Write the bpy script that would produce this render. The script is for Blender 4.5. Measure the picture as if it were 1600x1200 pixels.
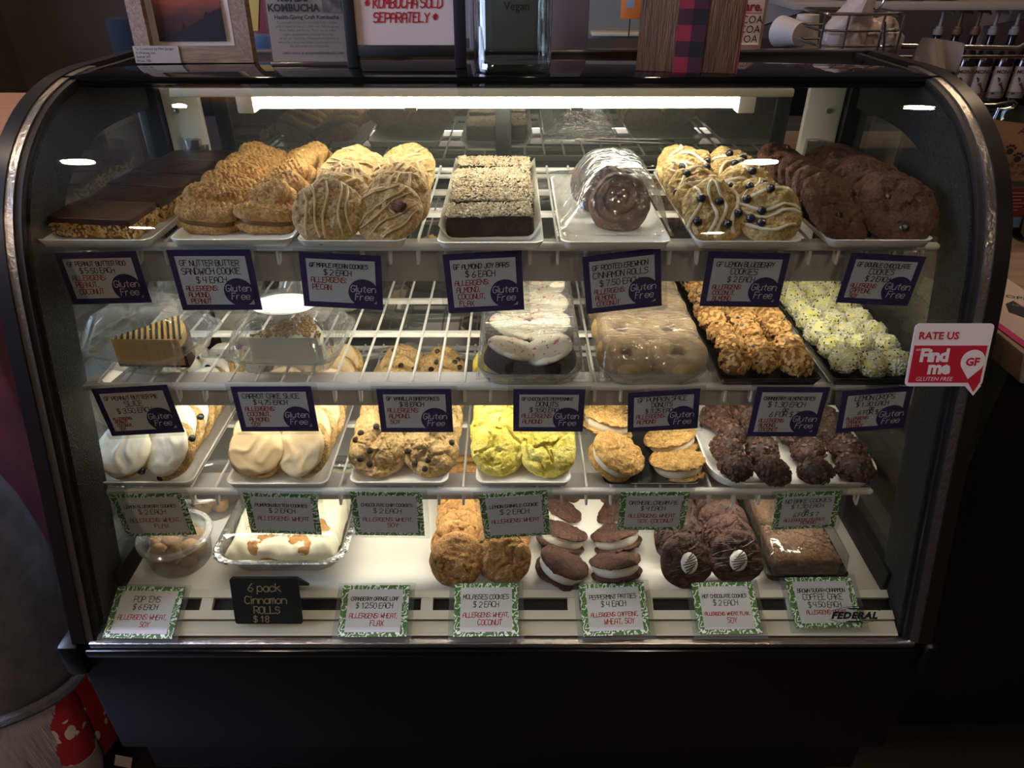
import bpy, bmesh, math, random
from mathutils import Vector, Matrix, noise, Euler
random.seed(7)
for o in list(bpy.data.objects): bpy.data.objects.remove(o)
scene = bpy.context.scene
C = scene.collection
# ---------------------------------------------------------------- camera
F = 1109.0; PITCH = math.radians(32.0); CAMZ = 1.36
cam = bpy.data.cameras.new('camera'); cam.sensor_width = 36.0; cam.lens = F/1600*36.0
cam.clip_start = 0.02
camo = bpy.data.objects.new('camera', cam); C.objects.link(camo)
camo.location = (0, 0, CAMZ); camo.rotation_euler = (math.pi/2-PITCH, 0, 0)
scene.camera = camo
_fw = Vector((0, math.cos(PITCH), -math.sin(PITCH))); _up = Vector((0, math.sin(PITCH), math.cos(PITCH)))
def ray(px, py): return _fw + Vector(((px-800)/F, 0, 0)) + _up*((600-py)/F)
def on_z(px, py, z):
    d = ray(px, py); t = (z-CAMZ)/d.z; return Vector((d.x*t, d.y*t, z))
def on_y(px, py, y):
    d = ray(px, py); t = y/d.y; return Vector((d.x*t, y, CAMZ+d.z*t))
def on_plane(px, py, p0, n):
    d = ray(px, py); o = Vector((0,0,CAMZ)); t = (Vector(p0)-o).dot(n)/d.dot(n); return o+d*t
# ---------------------------------------------------------------- world, exposure
w = bpy.data.worlds.new('world'); scene.world = w; w.use_nodes = True
w.node_tree.nodes['Background'].inputs[0].default_value = (0.9, 0.85, 0.8, 1)
w.node_tree.nodes['Background'].inputs[1].default_value = 0.0
vs = scene.view_settings; vs.view_transform = 'Standard'; vs.look = 'None'; vs.gamma = 1; vs.exposure = 0.3
vs.use_curve_mapping = False
scene.cycles.transparent_max_bounces = 32; scene.cycles.max_bounces = 8
scene.cycles.sample_clamp_indirect = 4.0
LED_TOP, LED_SHELF, ROOM_L, WINDOW_L = 34.0, 27.0, 200.0, 2.8
# ---------------------------------------------------------------- colour + materials
def lin(h):
    h = h.lstrip('#'); r = [int(h[i:i+2], 16)/255 for i in (0, 2, 4)]
    return tuple(c/12.92 if c <= .04045 else ((c+.055)/1.055)**2.4 for c in r)+(1,)
MATS = {}
def _new(name):
    m = bpy.data.materials.new(name); m.use_nodes = True
    nt = m.node_tree; return m, nt, nt.nodes, nt.links
def _coords(N, L, rnd=True):
    tc = N.new('ShaderNodeTexCoord')
    if not rnd: return tc.outputs['Object']
    oi = N.new('ShaderNodeObjectInfo'); mu = N.new('ShaderNodeMath'); mu.operation = 'MULTIPLY'; mu.inputs[1].default_value = 13.7
    L.new(oi.outputs['Random'], mu.inputs[0])
    ad = N.new('ShaderNodeVectorMath'); ad.operation = 'ADD'
    L.new(tc.outputs['Object'], ad.inputs[0]); L.new(mu.outputs[0], ad.inputs[1]); return ad.outputs[0]
def pbr(name, col, rough=.6, metal=0, col2=None, nscale=60, nlo=.4, nhi=.62, bump=0, bscale=300, spec=.5, coat=0, vary=0, sss=0, col3=None, n3=200, stretch=None, rnd=True, detail=6, crumb=0, cscale=260):
    if name in MATS: return MATS[name]
    m, nt, N, L = _new(name); b = N['Principled BSDF']
    b.inputs['Roughness'].default_value = rough; b.inputs['Metallic'].default_value = metal
    b.inputs['Specular IOR Level'].default_value = spec; b.inputs['Coat Weight'].default_value = coat
    b.inputs['Base Color'].default_value = lin(col)
    if sss:
        b.inputs['Subsurface Weight'].default_value = sss; b.inputs['Subsurface Radius'].default_value = (.01,.006,.003); b.inputs['Subsurface Scale'].default_value = .5
    co = None
    if col2 or bump or col3:
        co = _coords(N, L, rnd)
        if stretch:
            mp = N.new('ShaderNodeMapping'); mp.inputs['Scale'].default_value = stretch; L.new(co, mp.inputs['Vector']); co = mp.outputs[0]
    out = None
    if col2:
        n = N.new('ShaderNodeTexNoise'); n.inputs['Scale'].default_value = nscale; n.inputs['Detail'].default_value = detail
        L.new(co, n.inputs['Vector'])
        r = N.new('ShaderNodeValToRGB'); r.color_ramp.elements[0].position = nlo; r.color_ramp.elements[1].position = nhi
        r.color_ramp.elements[0].color = lin(col); r.color_ramp.elements[1].color = lin(col2)
        L.new(n.outputs['Fac'], r.inputs[0]); out = r.outputs[0]
    if col3:
        n = N.new('ShaderNodeTexNoise'); n.inputs['Scale'].default_value = n3; n.inputs['Detail'].default_value = 2
        L.new(co, n.inputs['Vector'])
        r = N.new('ShaderNodeValToRGB'); r.color_ramp.elements[0].position = .62; r.color_ramp.elements[1].position = .7
        L.new(n.outputs['Fac'], r.inputs[0])
        mx = N.new('ShaderNodeMix'); mx.data_type = 'RGBA'; mx.inputs[6].default_value = lin(col); mx.inputs[7].default_value = lin(col3)
        if out: L.new(out, mx.inputs[6])
        L.new(r.outputs[0], mx.inputs[0]); out = mx.outputs[2]
    if crumb:
        n = N.new('ShaderNodeTexNoise'); n.inputs['Scale'].default_value = cscale; n.inputs['Detail'].default_value = 4; L.new(co, n.inputs['Vector'])
        mr = N.new('ShaderNodeMapRange'); mr.inputs[1].default_value = .32; mr.inputs[2].default_value = .68; mr.inputs[3].default_value = 1-crumb; mr.inputs[4].default_value = 1+crumb*.45; L.new(n.outputs['Fac'], mr.inputs[0])
        hs = N.new('ShaderNodeHueSaturation'); L.new(out, hs.inputs['Color']); L.new(mr.outputs[0], hs.inputs['Value']); out = hs.outputs[0]
    if vary:
        oi = N.new('ShaderNodeObjectInfo'); mr = N.new('ShaderNodeMapRange'); mr.inputs[3].default_value = 1-vary; mr.inputs[4].default_value = 1+vary*.6
        L.new(oi.outputs['Random'], mr.inputs[0])
        hs = N.new('ShaderNodeHueSaturation'); hs.inputs['Color'].default_value = lin(col)
        if out: L.new(out, hs.inputs['Color'])
        L.new(mr.outputs[0], hs.inputs['Value']); out = hs.outputs[0]
    if out: L.new(out, b.inputs['Base Color'])
    if bump:
        n = N.new('ShaderNodeTexNoise'); n.inputs['Scale'].default_value = bscale; n.inputs['Detail'].default_value = 5
        L.new(co, n.inputs['Vector']); bp = N.new('ShaderNodeBump'); bp.inputs['Strength'].default_value = bump; bp.inputs['Distance'].default_value = .005
        L.new(n.outputs['Fac'], bp.inputs['Height']); L.new(bp.outputs[0], b.inputs['Normal'])
    MATS[name] = m; return m
def emit(name, col, s):
    if name in MATS: return MATS[name]
    m, nt, N, L = _new(name); N.remove(N['Principled BSDF'])
    e = N.new('ShaderNodeEmission'); e.inputs[0].default_value = lin(col); e.inputs[1].default_value = s
    L.new(e.outputs[0], N['Material Output'].inputs[0]); MATS[name] = m; return m
def clear(name, tint='#FFFFFF', base=.04, rough=.02, haze=0, bump=0, bscale=40, hazecol='#FFFFFF', power=5, stretch=None, edge=.9):
    """thin clear sheet: transparent + Schlick mirror, optional milky haze"""
    if name in MATS: return MATS[name]
    m, nt, N, L = _new(name); N.remove(N['Principled BSDF'])
    t = N.new('ShaderNodeBsdfTransparent'); t.inputs[0].default_value = lin(tint)
    g = N.new('ShaderNodeBsdfGlossy'); g.inputs['Roughness'].default_value = rough
    ge = N.new('ShaderNodeNewGeometry'); src = ge.outputs['Normal']
    if bump:
        co = _coords(N, L)
        if stretch:
            mp = N.new('ShaderNodeMapping'); mp.inputs['Scale'].default_value = stretch; L.new(co, mp.inputs['Vector']); co = mp.outputs[0]
        n = N.new('ShaderNodeTexNoise'); n.inputs['Scale'].default_value = bscale; n.inputs['Detail'].default_value = 3; n.inputs['Distortion'].default_value = .8
        L.new(co, n.inputs['Vector']); bp = N.new('ShaderNodeBump'); bp.inputs['Strength'].default_value = bump; bp.inputs['Distance'].default_value = .004
        L.new(n.outputs['Fac'], bp.inputs['Height']); L.new(bp.outputs[0], g.inputs['Normal']); src = bp.outputs[0]
    d = N.new('ShaderNodeVectorMath'); d.operation = 'DOT_PRODUCT'; L.new(src, d.inputs[0]); L.new(ge.outputs['Incoming'], d.inputs[1])
    a = N.new('ShaderNodeMath'); a.operation = 'ABSOLUTE'; L.new(d.outputs['Value'], a.inputs[0])
    s = N.new('ShaderNodeMath'); s.operation = 'SUBTRACT'; s.inputs[0].default_value = 1; s.use_clamp = True; L.new(a.outputs[0], s.inputs[1])
    p = N.new('ShaderNodeMath'); p.operation = 'POWER'; p.inputs[1].default_value = power; L.new(s.outputs[0], p.inputs[0])
    q = N.new('ShaderNodeMath'); q.operation = 'MULTIPLY_ADD'; q.inputs[1].default_value = edge-base; q.inputs[2].default_value = base; L.new(p.outputs[0], q.inputs[0])
    mx = N.new('ShaderNodeMixShader'); L.new(q.outputs[0], mx.inputs[0]); L.new(t.outputs[0], mx.inputs[1]); L.new(g.outputs[0], mx.inputs[2])
    last = mx.outputs[0]
    if haze:
        df = N.new('ShaderNodeBsdfDiffuse'); df.inputs[0].default_value = lin(hazecol); m2 = N.new('ShaderNodeMixShader'); m2.inputs[0].default_value = haze
        L.new(last, m2.inputs[1]); L.new(df.outputs[0], m2.inputs[2]); last = m2.outputs[0]
    L.new(last, N['Material Output'].inputs[0]); MATS[name] = m; return m
# ---------------------------------------------------------------- mesh helpers
class B:
    def __init__(s): s.v = []; s.f = []; s.m = []; s.cm = 0
    def add(s, vs, fs):
        k = len(s.v); s.v += [tuple(v) for v in vs]; s.f += [tuple(i+k for i in f) for f in fs]; s.m += [s.cm]*len(fs); return s
    def box(s, x0, x1, y0, y1, z0, z1):
        return s.add([(x0,y0,z0),(x1,y0,z0),(x1,y1,z0),(x0,y1,z0),(x0,y0,z1),(x1,y0,z1),(x1,y1,z1),(x0,y1,z1)],
                     [(3,2,1,0),(4,5,6,7),(0,1,5,4),(1,2,6,5),(2,3,7,6),(3,0,4,7)])
    def bbox(s, x0, x1, y0, y1, z0, z1, b=.002):
        """box with chamfered edges"""
        bm = bmesh.new(); bmesh.ops.create_cube(bm, size=1)
        for v in bm.verts: v.co = Vector(((x0+x1)/2+v.co.x*(x1-x0), (y0+y1)/2+v.co.y*(y1-y0), (z0+z1)/2+v.co.z*(z1-z0)))
        bmesh.ops.bevel(bm, geom=bm.edges[:], offset=b, segments=2, affect='EDGES', profile=.5)
        return s.addbm(bm)
    def addbm(s, bm):
        bm.verts.ensure_lookup_table(); bm.verts.index_update()
        s.add([v.co for v in bm.verts], [[v.index for v in f.verts] for f in bm.faces]); bm.free(); return s
    def tube(s, pts, r, n=8, cap=True, flat=1.0):
        pts = [Vector(p) for p in pts]; rings = []; nrm = None
        for i, p in enumerate(pts):
            t = (pts[min(i+1, len(pts)-1)]-pts[max(i-1, 0)]).normalized()
            if nrm is None: nrm = t.orthogonal().normalized() if abs(t.z) > .99 else Vector((0,0,1)).cross(t).normalized()
            nrm = (nrm-t*nrm.dot(t)).normalized(); bn = t.cross(nrm)
            rr = r[i] if isinstance(r, (list, tuple)) else r
            rings.append([p+nrm*math.cos(2*math.pi*k/n)*rr+bn*math.sin(2*math.pi*k/n)*rr*flat for k in range(n)])
        return s.loft(rings, cap)
    def loft(s, rings, cap=True, closed=True):
        n = len(rings[0]); vs = [v for r in rings for v in r]; fs = []
        for i in range(len(rings)-1):
            for k in range(n if closed else n-1):
                a, b = i*n+k, i*n+(k+1) % n; fs.append((a, b, b+n, a+n))
        if cap:
            fs.append(tuple(range(n))[::-1]); fs.append(tuple((len(rings)-1)*n+k for k in range(n)))
        return s.add(vs, fs)
    def lathe(s, prof, n=32, cap=True):
        return s.loft([[(r*math.cos(2*math.pi*k/n), r*math.sin(2*math.pi*k/n), z) for k in range(n)] for r, z in prof], cap)
    def prism(s, poly, z0, z1):
        n = len(poly); vs = [(x, y, z0) for x, y in poly]+[(x, y, z1) for x, y in poly]
        return s.add(vs, [tuple(range(n))[::-1], tuple(range(n, 2*n))]+[(i, (i+1) % n, n+(i+1) % n, n+i) for i in range(n)])
    def grid(s, nx, ny, fn):
        vs = [fn(i/nx, j/ny) for j in range(ny+1) for i in range(nx+1)]
        return s.add(vs, [(j*(nx+1)+i, j*(nx+1)+i+1, (j+1)*(nx+1)+i+1, (j+1)*(nx+1)+i) for j in range(ny) for i in range(nx)])
    def mesh(s, name, mats, smooth=True, ang=40):
        me = bpy.data.meshes.new(name); me.from_pydata(s.v, [], s.f)
        for m in (mats if isinstance(mats, (list, tuple)) else [mats]): me.materials.append(m)
        if max(s.m, default=0): me.polygons.foreach_set('material_index', s.m)
        if smooth:
            me.polygons.foreach_set('use_smooth', [True]*len(me.polygons)); me.set_sharp_from_angle(angle=math.radians(ang))
        me.update(); return me
def link(name, data, parent=None, loc=(0,0,0), rot=(0,0,0), sc=None):
    o = bpy.data.objects.new(name, data); C.objects.link(o); o.parent = parent; o.location = loc; o.rotation_euler = rot
    if sc is not None: o.scale = sc if isinstance(sc, (tuple, list)) else (sc,)*3
    return o
def tag(o, label, cat, group=None, kind=None):
    o['label'] = label; o['category'] = cat
    if group: o['group'] = group
    if kind: o['kind'] = kind
    return o
def thing(name, label, cat, loc=(0,0,0), rot=(0,0,0), group=None):
    return tag(link(name, None, None, loc, rot), label, cat, group)
def struct(name, me):
    o = link(name, me); o['kind'] = 'structure'; return o
def part(name, b, mats, parent, loc=(0,0,0), rot=(0,0,0), smooth=True, ang=40, label=None):
    o = link(name, b.mesh(name, mats, smooth, ang) if isinstance(b, B) else b, parent, loc, rot)
    if label: o['label'] = label
    return o
def rrect(w, d, r, n=6, cx=0, cy=0):
    r = min(r, w/2-1e-4, d/2-1e-4); out = []
    for q, (sx, sy) in enumerate(((1,-1),(1,1),(-1,1),(-1,-1))):
        for k in range(n+1):
            a = -math.pi/2+q*math.pi/2+k*math.pi/2/n
            out.append((cx+sx*(w/2-r)+math.cos(a)*r, cy+sy*(d/2-r)+math.sin(a)*r))
    return out
def rr3(w, d, r, z, n=6): return [(x, y, z) for x, y in rrect(w, d, r, n)]
ORD = ['frontmost','second','third','fourth','fifth','sixth','seventh','eighth','ninth','tenth','eleventh','twelfth']
def nz(x, y, z, s=1.0): return noise.noise(Vector((x*s, y*s, z*s)))
# ---------------------------------------------------------------- lettering
GL = {}
for ln in '''A 00 05 18 39 58 65 60;04 64|B 00 09 49 68 66 45 05;45 63 61 40 00|C 68 49 29 07 02 20 40 61|D 00 09 39 67 62 30 00|E 69 09 00 60;05 45
F 69 09 00;05 45|G 68 49 29 07 02 20 40 62 64 34|H 00 09;60 69;05 65|I 30 39|J 59 52 40 20 02|K 00 09;69 04;24 60|L 09 00 60|M 00 09 34 69 60|N 00 09 60 69
O 29 07 02 20 40 62 67 49 29|P 00 09 49 68 65 44 04|Q 29 07 02 20 40 62 67 49 29;43 60|R 00 09 49 68 65 44 04;34 60|S 68 49 19 07 15 45 63 51 20 01|T 09 69;39 30
U 09 02 20 40 62 69|V 09 30 69|W 09 10 35 50 69|X 09 60;69 00|Y 09 35 69;35 30|Z 09 69 00 60|0 29 07 02 20 40 62 67 49 29|1 17 39 30|2 07 29 49 67 65 00 60
3 08 29 59 67 45 25;45 63 51 20 01|4 09 04 54;59 50|5 69 09 05 45 63 51 20 01|6 59 14 02 20 40 62 63 44 14|7 09 69 20|8 25 07 29 49 67 45 25 02 20 40 62 45
$ 68 49 19 07 15 45 63 51 20 01;3,10 3,-1|. 30 31|, 31 2,-1|: 31 32;36 37|' 39 37|+ 05 65;38 32|* 32 38;05 65;13 57;17 53|- 15 55
l 39 31 40|u 06 02 20 40 62;66 60|t 38 31 50;16 56|e 03 63 65 46 26 04 02 20 40 61|n 00 06;04 26 46 64 60|r 00 06;04 26 46|p 0,-3 06;04 26 46 64 62 40 20 02
a 66 60;64 46 26 04 02 20 40 62|c 65 46 26 04 02 20 40 61|k 00 09;56 03;23 60|i 30 36;38 39|m 00 06;04 16 26 34 30;34 46 56 64 60|o 26 04 02 20 40 62 64 46 26'''.replace('\n', '|').split('|'):
    ch, rest = ln[0], ln[2:]
    GL[ch] = [[tuple(float(q) for q in t.split(',')) if ',' in t else (float(t[0]), float(t[1])) for t in st.split(' ')] for st in rest.split(';')]
def text_w(t, h): return sum((.36 if c in "I.,:'il" else .45 if c == ' ' else .86)*h*.78 for c in t)
def strokes(b, t, x, y, h, w, z=0, align='c', jit=.05, slant=.06, rnd=random):
    W = text_w(t, h); x -= W/2 if align == 'c' else 0
    for c in t:
        adv = (.36 if c in "I.,:'il" else .45 if c == ' ' else .86)*h*.78
        off = -.2*h if c in "I.,:'il" else 0
        jy = rnd.uniform(-1, 1)*jit*h
        for st in GL.get(c, []):
            P = [(x+off+(px/6*.62+py/9*slant+rnd.uniform(-1, 1)*jit*.6)*h*.9, y+jy+(py/9+rnd.uniform(-1, 1)*jit*.6)*h) for px, py in st]
            for (x0, y0), (x1, y1) in zip(P, P[1:]):
                dx, dy = x1-x0, y1-y0; l = math.hypot(dx, dy) or 1e-6; ux, uy = dx/l*w, dy/l*w
                b.add([(x0-ux*.7+uy, y0-uy*.7-ux, z), (x1+ux*.7+uy, y1+uy*.7-ux, z), (x1+ux*.7-uy, y1+uy*.7+ux, z), (x0-ux*.7-uy, y0-uy*.7+ux, z)], [(0, 1, 2, 3)])
        x += adv
def fontmesh(t, size, mat, align='CENTER', shear=0, space=1.0, line=1.0, bold=0):
    cu = bpy.data.curves.new('txt', 'FONT'); cu.body = t; cu.size = size; cu.align_x = align; cu.shear = shear; cu.space_character = space; cu.space_line = line; cu.offset = bold
    cu.resolution_u = 2
    o = bpy.data.objects.new('txt', cu); C.objects.link(o); bpy.context.view_layer.update()
    me = bpy.data.meshes.new_from_object(o.evaluated_get(bpy.context.evaluated_depsgraph_get()))
    bpy.data.objects.remove(o); bpy.data.curves.remove(cu); me.materials.clear(); me.materials.append(mat); me.name = 'lettering'; return me
# ================================================================= ROOM SHELL
BLACK = pbr('black_paint', '#0B0A0A', .38, spec=.35)
DARKWALL = pbr('dark_wall', '#4A4441', .85, col2='#423D3A', nscale=6, bump=.1, bscale=80)
FLOORM = pbr('floor_stone', '#141210', .5, col2='#1C1916', nscale=4)
RX0, RX1, RY0, RY1, RZ = -2.3, 2.9, -3.0, 3.6, 2.75
struct('floor', B().box(RX0, RX1, RY0, RY1, -.05, 0).mesh('floor', FLOORM, False))
struct('ceiling', B().box(RX0, RX1, RY0, RY1, RZ, RZ+.05).mesh('ceiling', pbr('ceiling_paint', '#4B4744', .9), False))
struct('wall_back', B().box(RX0, RX1, RY1, RY1+.05, 0, RZ).mesh('wall_back', DARKWALL, False))
struct('wall_front', B().box(RX0, RX1, RY0-.05, RY0, 0, RZ).mesh('wall_front', pbr('front_wall', '#5A5450', .9), False))
struct('wall_right', B().box(RX1, RX1+.05, RY0, RY1, 0, RZ).mesh('wall_right', DARKWALL, False))
wl = B()
for a in ((RY0, .1, 0, RZ), (1.6, RY1, 0, RZ), (.1, 1.6, 0, .9), (.1, 1.6, 2.3, RZ)): wl.box(RX0-.05, RX0, a[0], a[1], a[2], a[3])
struct('wall_left', wl.mesh('wall_left', DARKWALL, False))
wn = struct('window_1', B().box(RX0-.05, RX0-.04, .1, 1.6, .9, 2.3).mesh('window_1', emit('daylight', '#C4D3FF', WINDOW_L*6), False))
fr = B()
for y in (.1, .83, 1.56): fr.box(RX0-.04, RX0+.01, y, y+.04, .9, 2.3)
for z in (.9, 2.26): fr.box(RX0-.04, RX0+.01, .1, 1.6, z, z+.04)
part('window_frame', fr, pbr('window_paint', '#2A2726', .5), wn, smooth=False)
# ceiling lights: recessed square lamps over the customer side
for i, (x, y) in enumerate(((-1.5, .75), (.86, .75), (-1.9, -1.4), (1.1, -1.7), (-1.3, 2.3), (1.6, 2.2), (.1, 2.3))):
    nm = ('left of the display case', 'above the right end of the display case', 'behind the viewer on the left', 'behind the viewer on the right', 'behind the counter on the left', 'behind the counter on the right', 'behind the counter in the middle')[i]
    t = thing('ceiling_light', f'round recessed ceiling lamp {nm}', 'ceiling light', (x, y, RZ), group='recessed ceiling lamps')
    part('frame', B().lathe([(.062, 0), (.078, 0), (.078, -.006), (.07, -.012), (.062, -.012)], 32, False), pbr('lamp_frame', '#BBB7B0', .5), t)
    part('diffuser', B().lathe([(.062, -.002), (.062, -.006)], 32), emit('lamp_warm', '#FFDFC2', ROOM_L*.8) if i < 2 else emit('lamp_front', '#FFDDBE', ROOM_L*2.2) if i < 4 else emit('lamp_dim', '#FFD9B4', ROOM_L*.85), t, smooth=False)

# ================================================================= DISPLAY CASE
CX = -.015
Z1, Z2, Z3, ZD, ZT = 1.016, .825, .6575, .508, 1.195
Y1, Y2, Y3 = .895, .85, .82
YB = 1.315
def catmull(P, n=6):
    out = []; P = [P[0]]+P+[P[-1]]
    for i in range(1, len(P)-2):
        for k in range(n):
            t = k/n; p0, p1, p2, p3 = P[i-1:i+3]
            out.append(tuple(.5*(2*b+(c-a)*t+(2*a-5*b+4*c-d)*t*t+(-a+3*b-3*c+d)*t**3) for a, b, c, d in zip(p0, p1, p2, p3)))
    return out+[P[-1]]
PROF = catmull([(.6955,.474),(.7285,.597),(.761,.7175),(.792,.84),(.817,.94),(.84,1.015),(.87,1.075),(.915,1.125),(.98,1.165),(1.05,1.187),(1.12,ZT),(1.2,ZT),(YB,ZT)], 5)
PN = []
for i in range(len(PROF)):
    a, b = PROF[max(i-1, 0)], PROF[min(i+1, len(PROF)-1)]; dy, dz = b[0]-a[0], b[1]-a[1]; l = math.hypot(dy, dz); PN.append((-dz/l, dy/l))
def sweep(b, x0, x1, n0, n1, i0=0, i1=None):
    i1 = len(PROF) if i1 is None else i1; rings = []
    for (y, z), (ny, nzz) in list(zip(PROF, PN))[i0:i1]:
        rings.append([(x0, y+ny*n0, z+nzz*n0), (x1, y+ny*n0, z+nzz*n0), (x1, y+ny*n1, z+nzz*n1), (x0, y+ny*n1, z+nzz*n1)])
    return b.loft(rings)
PEB = pbr('pebbled_black', '#1B1A1A', .42, bump=1.0, bscale=420, spec=.6, col3='#6A6662', n3=520)
RUB = pbr('black_rubber', '#101010', .5)
RIMM = pbr('rim_black', '#171412', .33, spec=.5)
CHR = pbr('chrome', '#C9C6C0', .2, 1.0)
STEEL = pbr('brushed_trim', '#C4C0BA', .28, 1.0, bump=.25, bscale=160)
WHITE = pbr('white_enamel', '#E9E7E1', .35)
WCOAT = pbr('white_wire_coat', '#EDECE8', .3)
GLASS = clear('case_glass', '#F6FAF8', .035, .0, edge=.75)
case = thing('display_case', 'black curved-glass refrigerated bakery display case', 'display case', (CX, 0, 0))
K = next(i for i, p in enumerate(PROF) if p[0] >= 1.07)
g = B(); sweep(g, -.606, .606, -.0015, .0015, 0, K+1)
part('front_glass', g, GLASS, case, label='curved clear front pane')
part('top_panel', B().bbox(-.62, .62, 1.072, YB+.02, ZT-.012, ZT+.003, .002), pbr('black_top_glass', '#0A0A0A', .04, spec=.6, coat=.3), case, label='glossy black glass top')
part('top_back_trim', B().bbox(-.62, .62, YB+.004, YB+.022, ZT+.001, ZT+.008, .002), CHR, case, label='thin chrome rear edge')
for s, nm in ((-1, 'left'), (1, 'right')):
    b = B(); sweep(b, s*.617, s*.637, -.028, .008); part('end_rim', b, RIMM, case, ang=60)
    b = B(); sweep(b, s*.606, s*.617, -.004, .006, 0, K+6); part('edge_trim', b, STEEL, case, label='shiny metal edge strip', ang=60)
    b = B(); sweep(b, s*.597, s*.606, -.03, .0035); part('seal', b, RUB, case, ang=60)
    b = B(); sweep(b, s*.592, s*.616, -.072, -.006); part('end_frame_band', b, PEB, case, label='pebbled black frame band', ang=60)
    inner = [(y+ny*-.06, z+nn*-.06) for (y, z), (ny, nn) in zip(PROF, PN)][2:]+[(YB, .5), (.78, .5)]
    b = B(); n = len(inner)
    b.add([(s*.602, y, z) for y, z in inner]+[(s*.606, y, z) for y, z in inner], [tuple(range(n)), tuple(range(2*n-1, n-1, -1))]+[(i, (i+1) % n, n+(i+1) % n, n+i) for i in range(n)])
    part('end_glass', b, clear('end_glass', '#DCE4E0', .14, .0, haze=.05, hazecol='#B4AEA8', edge=.8), case, smooth=False, label='clear end pane')  # warm grey haze mixed into the pane imitates reflections of the interior
    part('bottom_sill', B().bbox(s*.585 if s > 0 else -.62, .62 if s > 0 else -.585, .76, YB, .49, .545, .004), RUB, case)
    part('corner_post', B().bbox(min(s*.578, s*.616), max(s*.578, s*.616), 1.255, YB, .5, ZT-.012, .003), pbr('black_post', '#141414', .3), case)
    part('rear_wall_panel', B().bbox(min(s*.515, s*.576), max(s*.515, s*.576), 1.268, 1.282, .5, ZT-.02, .002), pbr('cream_panel', '#D6D2C6', .4), case, label='cream inner rear panel')
    b = B().bbox(s*.535-.012, s*.535+.012, 1.255, 1.268, 1.03, 1.07, .002).tube([(s*.535+.02, 1.262, 1.03), (s*.535+.02, 1.262, 1.06)], .004, 8)
    part('shelf_hook', b, STEEL, case)
    part('rivet', B().lathe([(.0045, 0), (.0045, .002), (.002, .003)], 12), STEEL, case, (s*.553, 1.266, 1.115), (math.pi/2, 0, 0))
# rear sliding doors
DG = clear('rear_door_glass', '#6E7472', .24, .0, haze=.09, hazecol='#B8BAB8', edge=.8)  # grey haze in the glass colour stands in for reflected shelf and room light
for s, x0, x1, y in ((-1, -.5, .012, 1.292), (1, -.012, .5, 1.304)):
    d = link('sliding_door', None, case)
    part('pane', B().box(x0+.02, x1-.02, y, y+.004, .53, ZT-.03), DG, d, smooth=False)
    f = B().bbox(x0, x0+.026, y-.003, y+.008, .52, ZT-.02, .001).bbox(x1-.026, x1, y-.003, y+.008, .52, ZT-.02, .001)
    f.box(x0+.02, x1-.02, y-.002, y+.007, .51, .54).box(x0+.02, x1-.02, y-.002, y+.007, ZT-.035, ZT-.02)
    part('door_frame', f, pbr('door_frame_metal', '#3B3D3E', .35, .6), d)
# base
part('base_body', B().bbox(-.63, .63, .72, 1.5, .09, .478, .006), BLACK, case)
part('base_front_panel', B().bbox(-.645, .645, .692, .72, .2, .448, .006), BLACK, case)
part('kick_plate', B().bbox(-.6, .6, .75, .77, 0, .1, .004), BLACK, case)
part('lower_glass_trim', B().bbox(-.612, .612, .686, .702, .468, .478, .002), STEEL, case, label='bright metal glass channel')
part('lower_glass_trim', B().bbox(-.62, .62, .682, .7, .45, .466, .003), pbr('black_gloss', '#0C0C0C', .15), case)
for s in (-1, 1): part('bumper', B().bbox(min(s*.628, s*.66), max(s*.628, s*.648), .68, .74, .41, .475, .007), BLACK, case)
# deck with sloping vent front
DK = pbr('deck_white', '#DEDCD6', .42, col2='#D3D0C8', nscale=5)
CRM = pbr('cream_plastic', '#D8D2C0', .4)
part('deck', B().bbox(-.588, .588, .758, 1.29, ZD-.018, ZD, .003), DK, case, label='white deck floor')
def slope(b, t0, t1, x0, x1, th=.006):
    a = Vector((0, .7005, .4795)); d = Vector((0, .0595, .028)); n = Vector((0, -.028, .0595)).normalized()
    P = [a+d*t0, a+d*t1]; Q = [p+n*th for p in P]
    return b.add([(x, *q[1:]) for x in (x0, x1) for q in (P[0], P[1], Q[1], Q[0])], [(0,1,2,3),(7,6,5,4),(0,4,5,1),(1,5,6,2),(2,6,7,3),(3,7,4,0)])
part('front_ledge', slope(B(), -.02, .3, -.59, .59, .004), CRM, case, smooth=False)
part('front_ledge', slope(B(), .33, .53, -.59, .59, .008), CRM, case, smooth=False)
part('front_ledge', slope(B(), .82, 1.0, -.59, .59, .008), CRM, case, smooth=False)
part('vent_recess', slope(B(), -.02, 1.0, -.59, .59, -.004), pbr('vent_black', '#060606', .6), case, smooth=False)
xs0 = on_z(668, 948, .495).x-CX; VS = .1115
for k in range(-5, 6):
    x = xs0+k*VS
    if abs(x) < .58: part('vent_bridge', slope(B(), .5, .85, x-.009, x+.009, .0075), CRM, case, smooth=False)
fin = B()
for k in range(150): fin.box(-.58+k*.0078, -.577+k*.0078, .734, .752, .486, .4965)
o = part('vent_fins', fin, pbr('fin_dark', '#2B2A28', .4, .5), case, smooth=False); o['kind'] = 'stuff'
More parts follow.
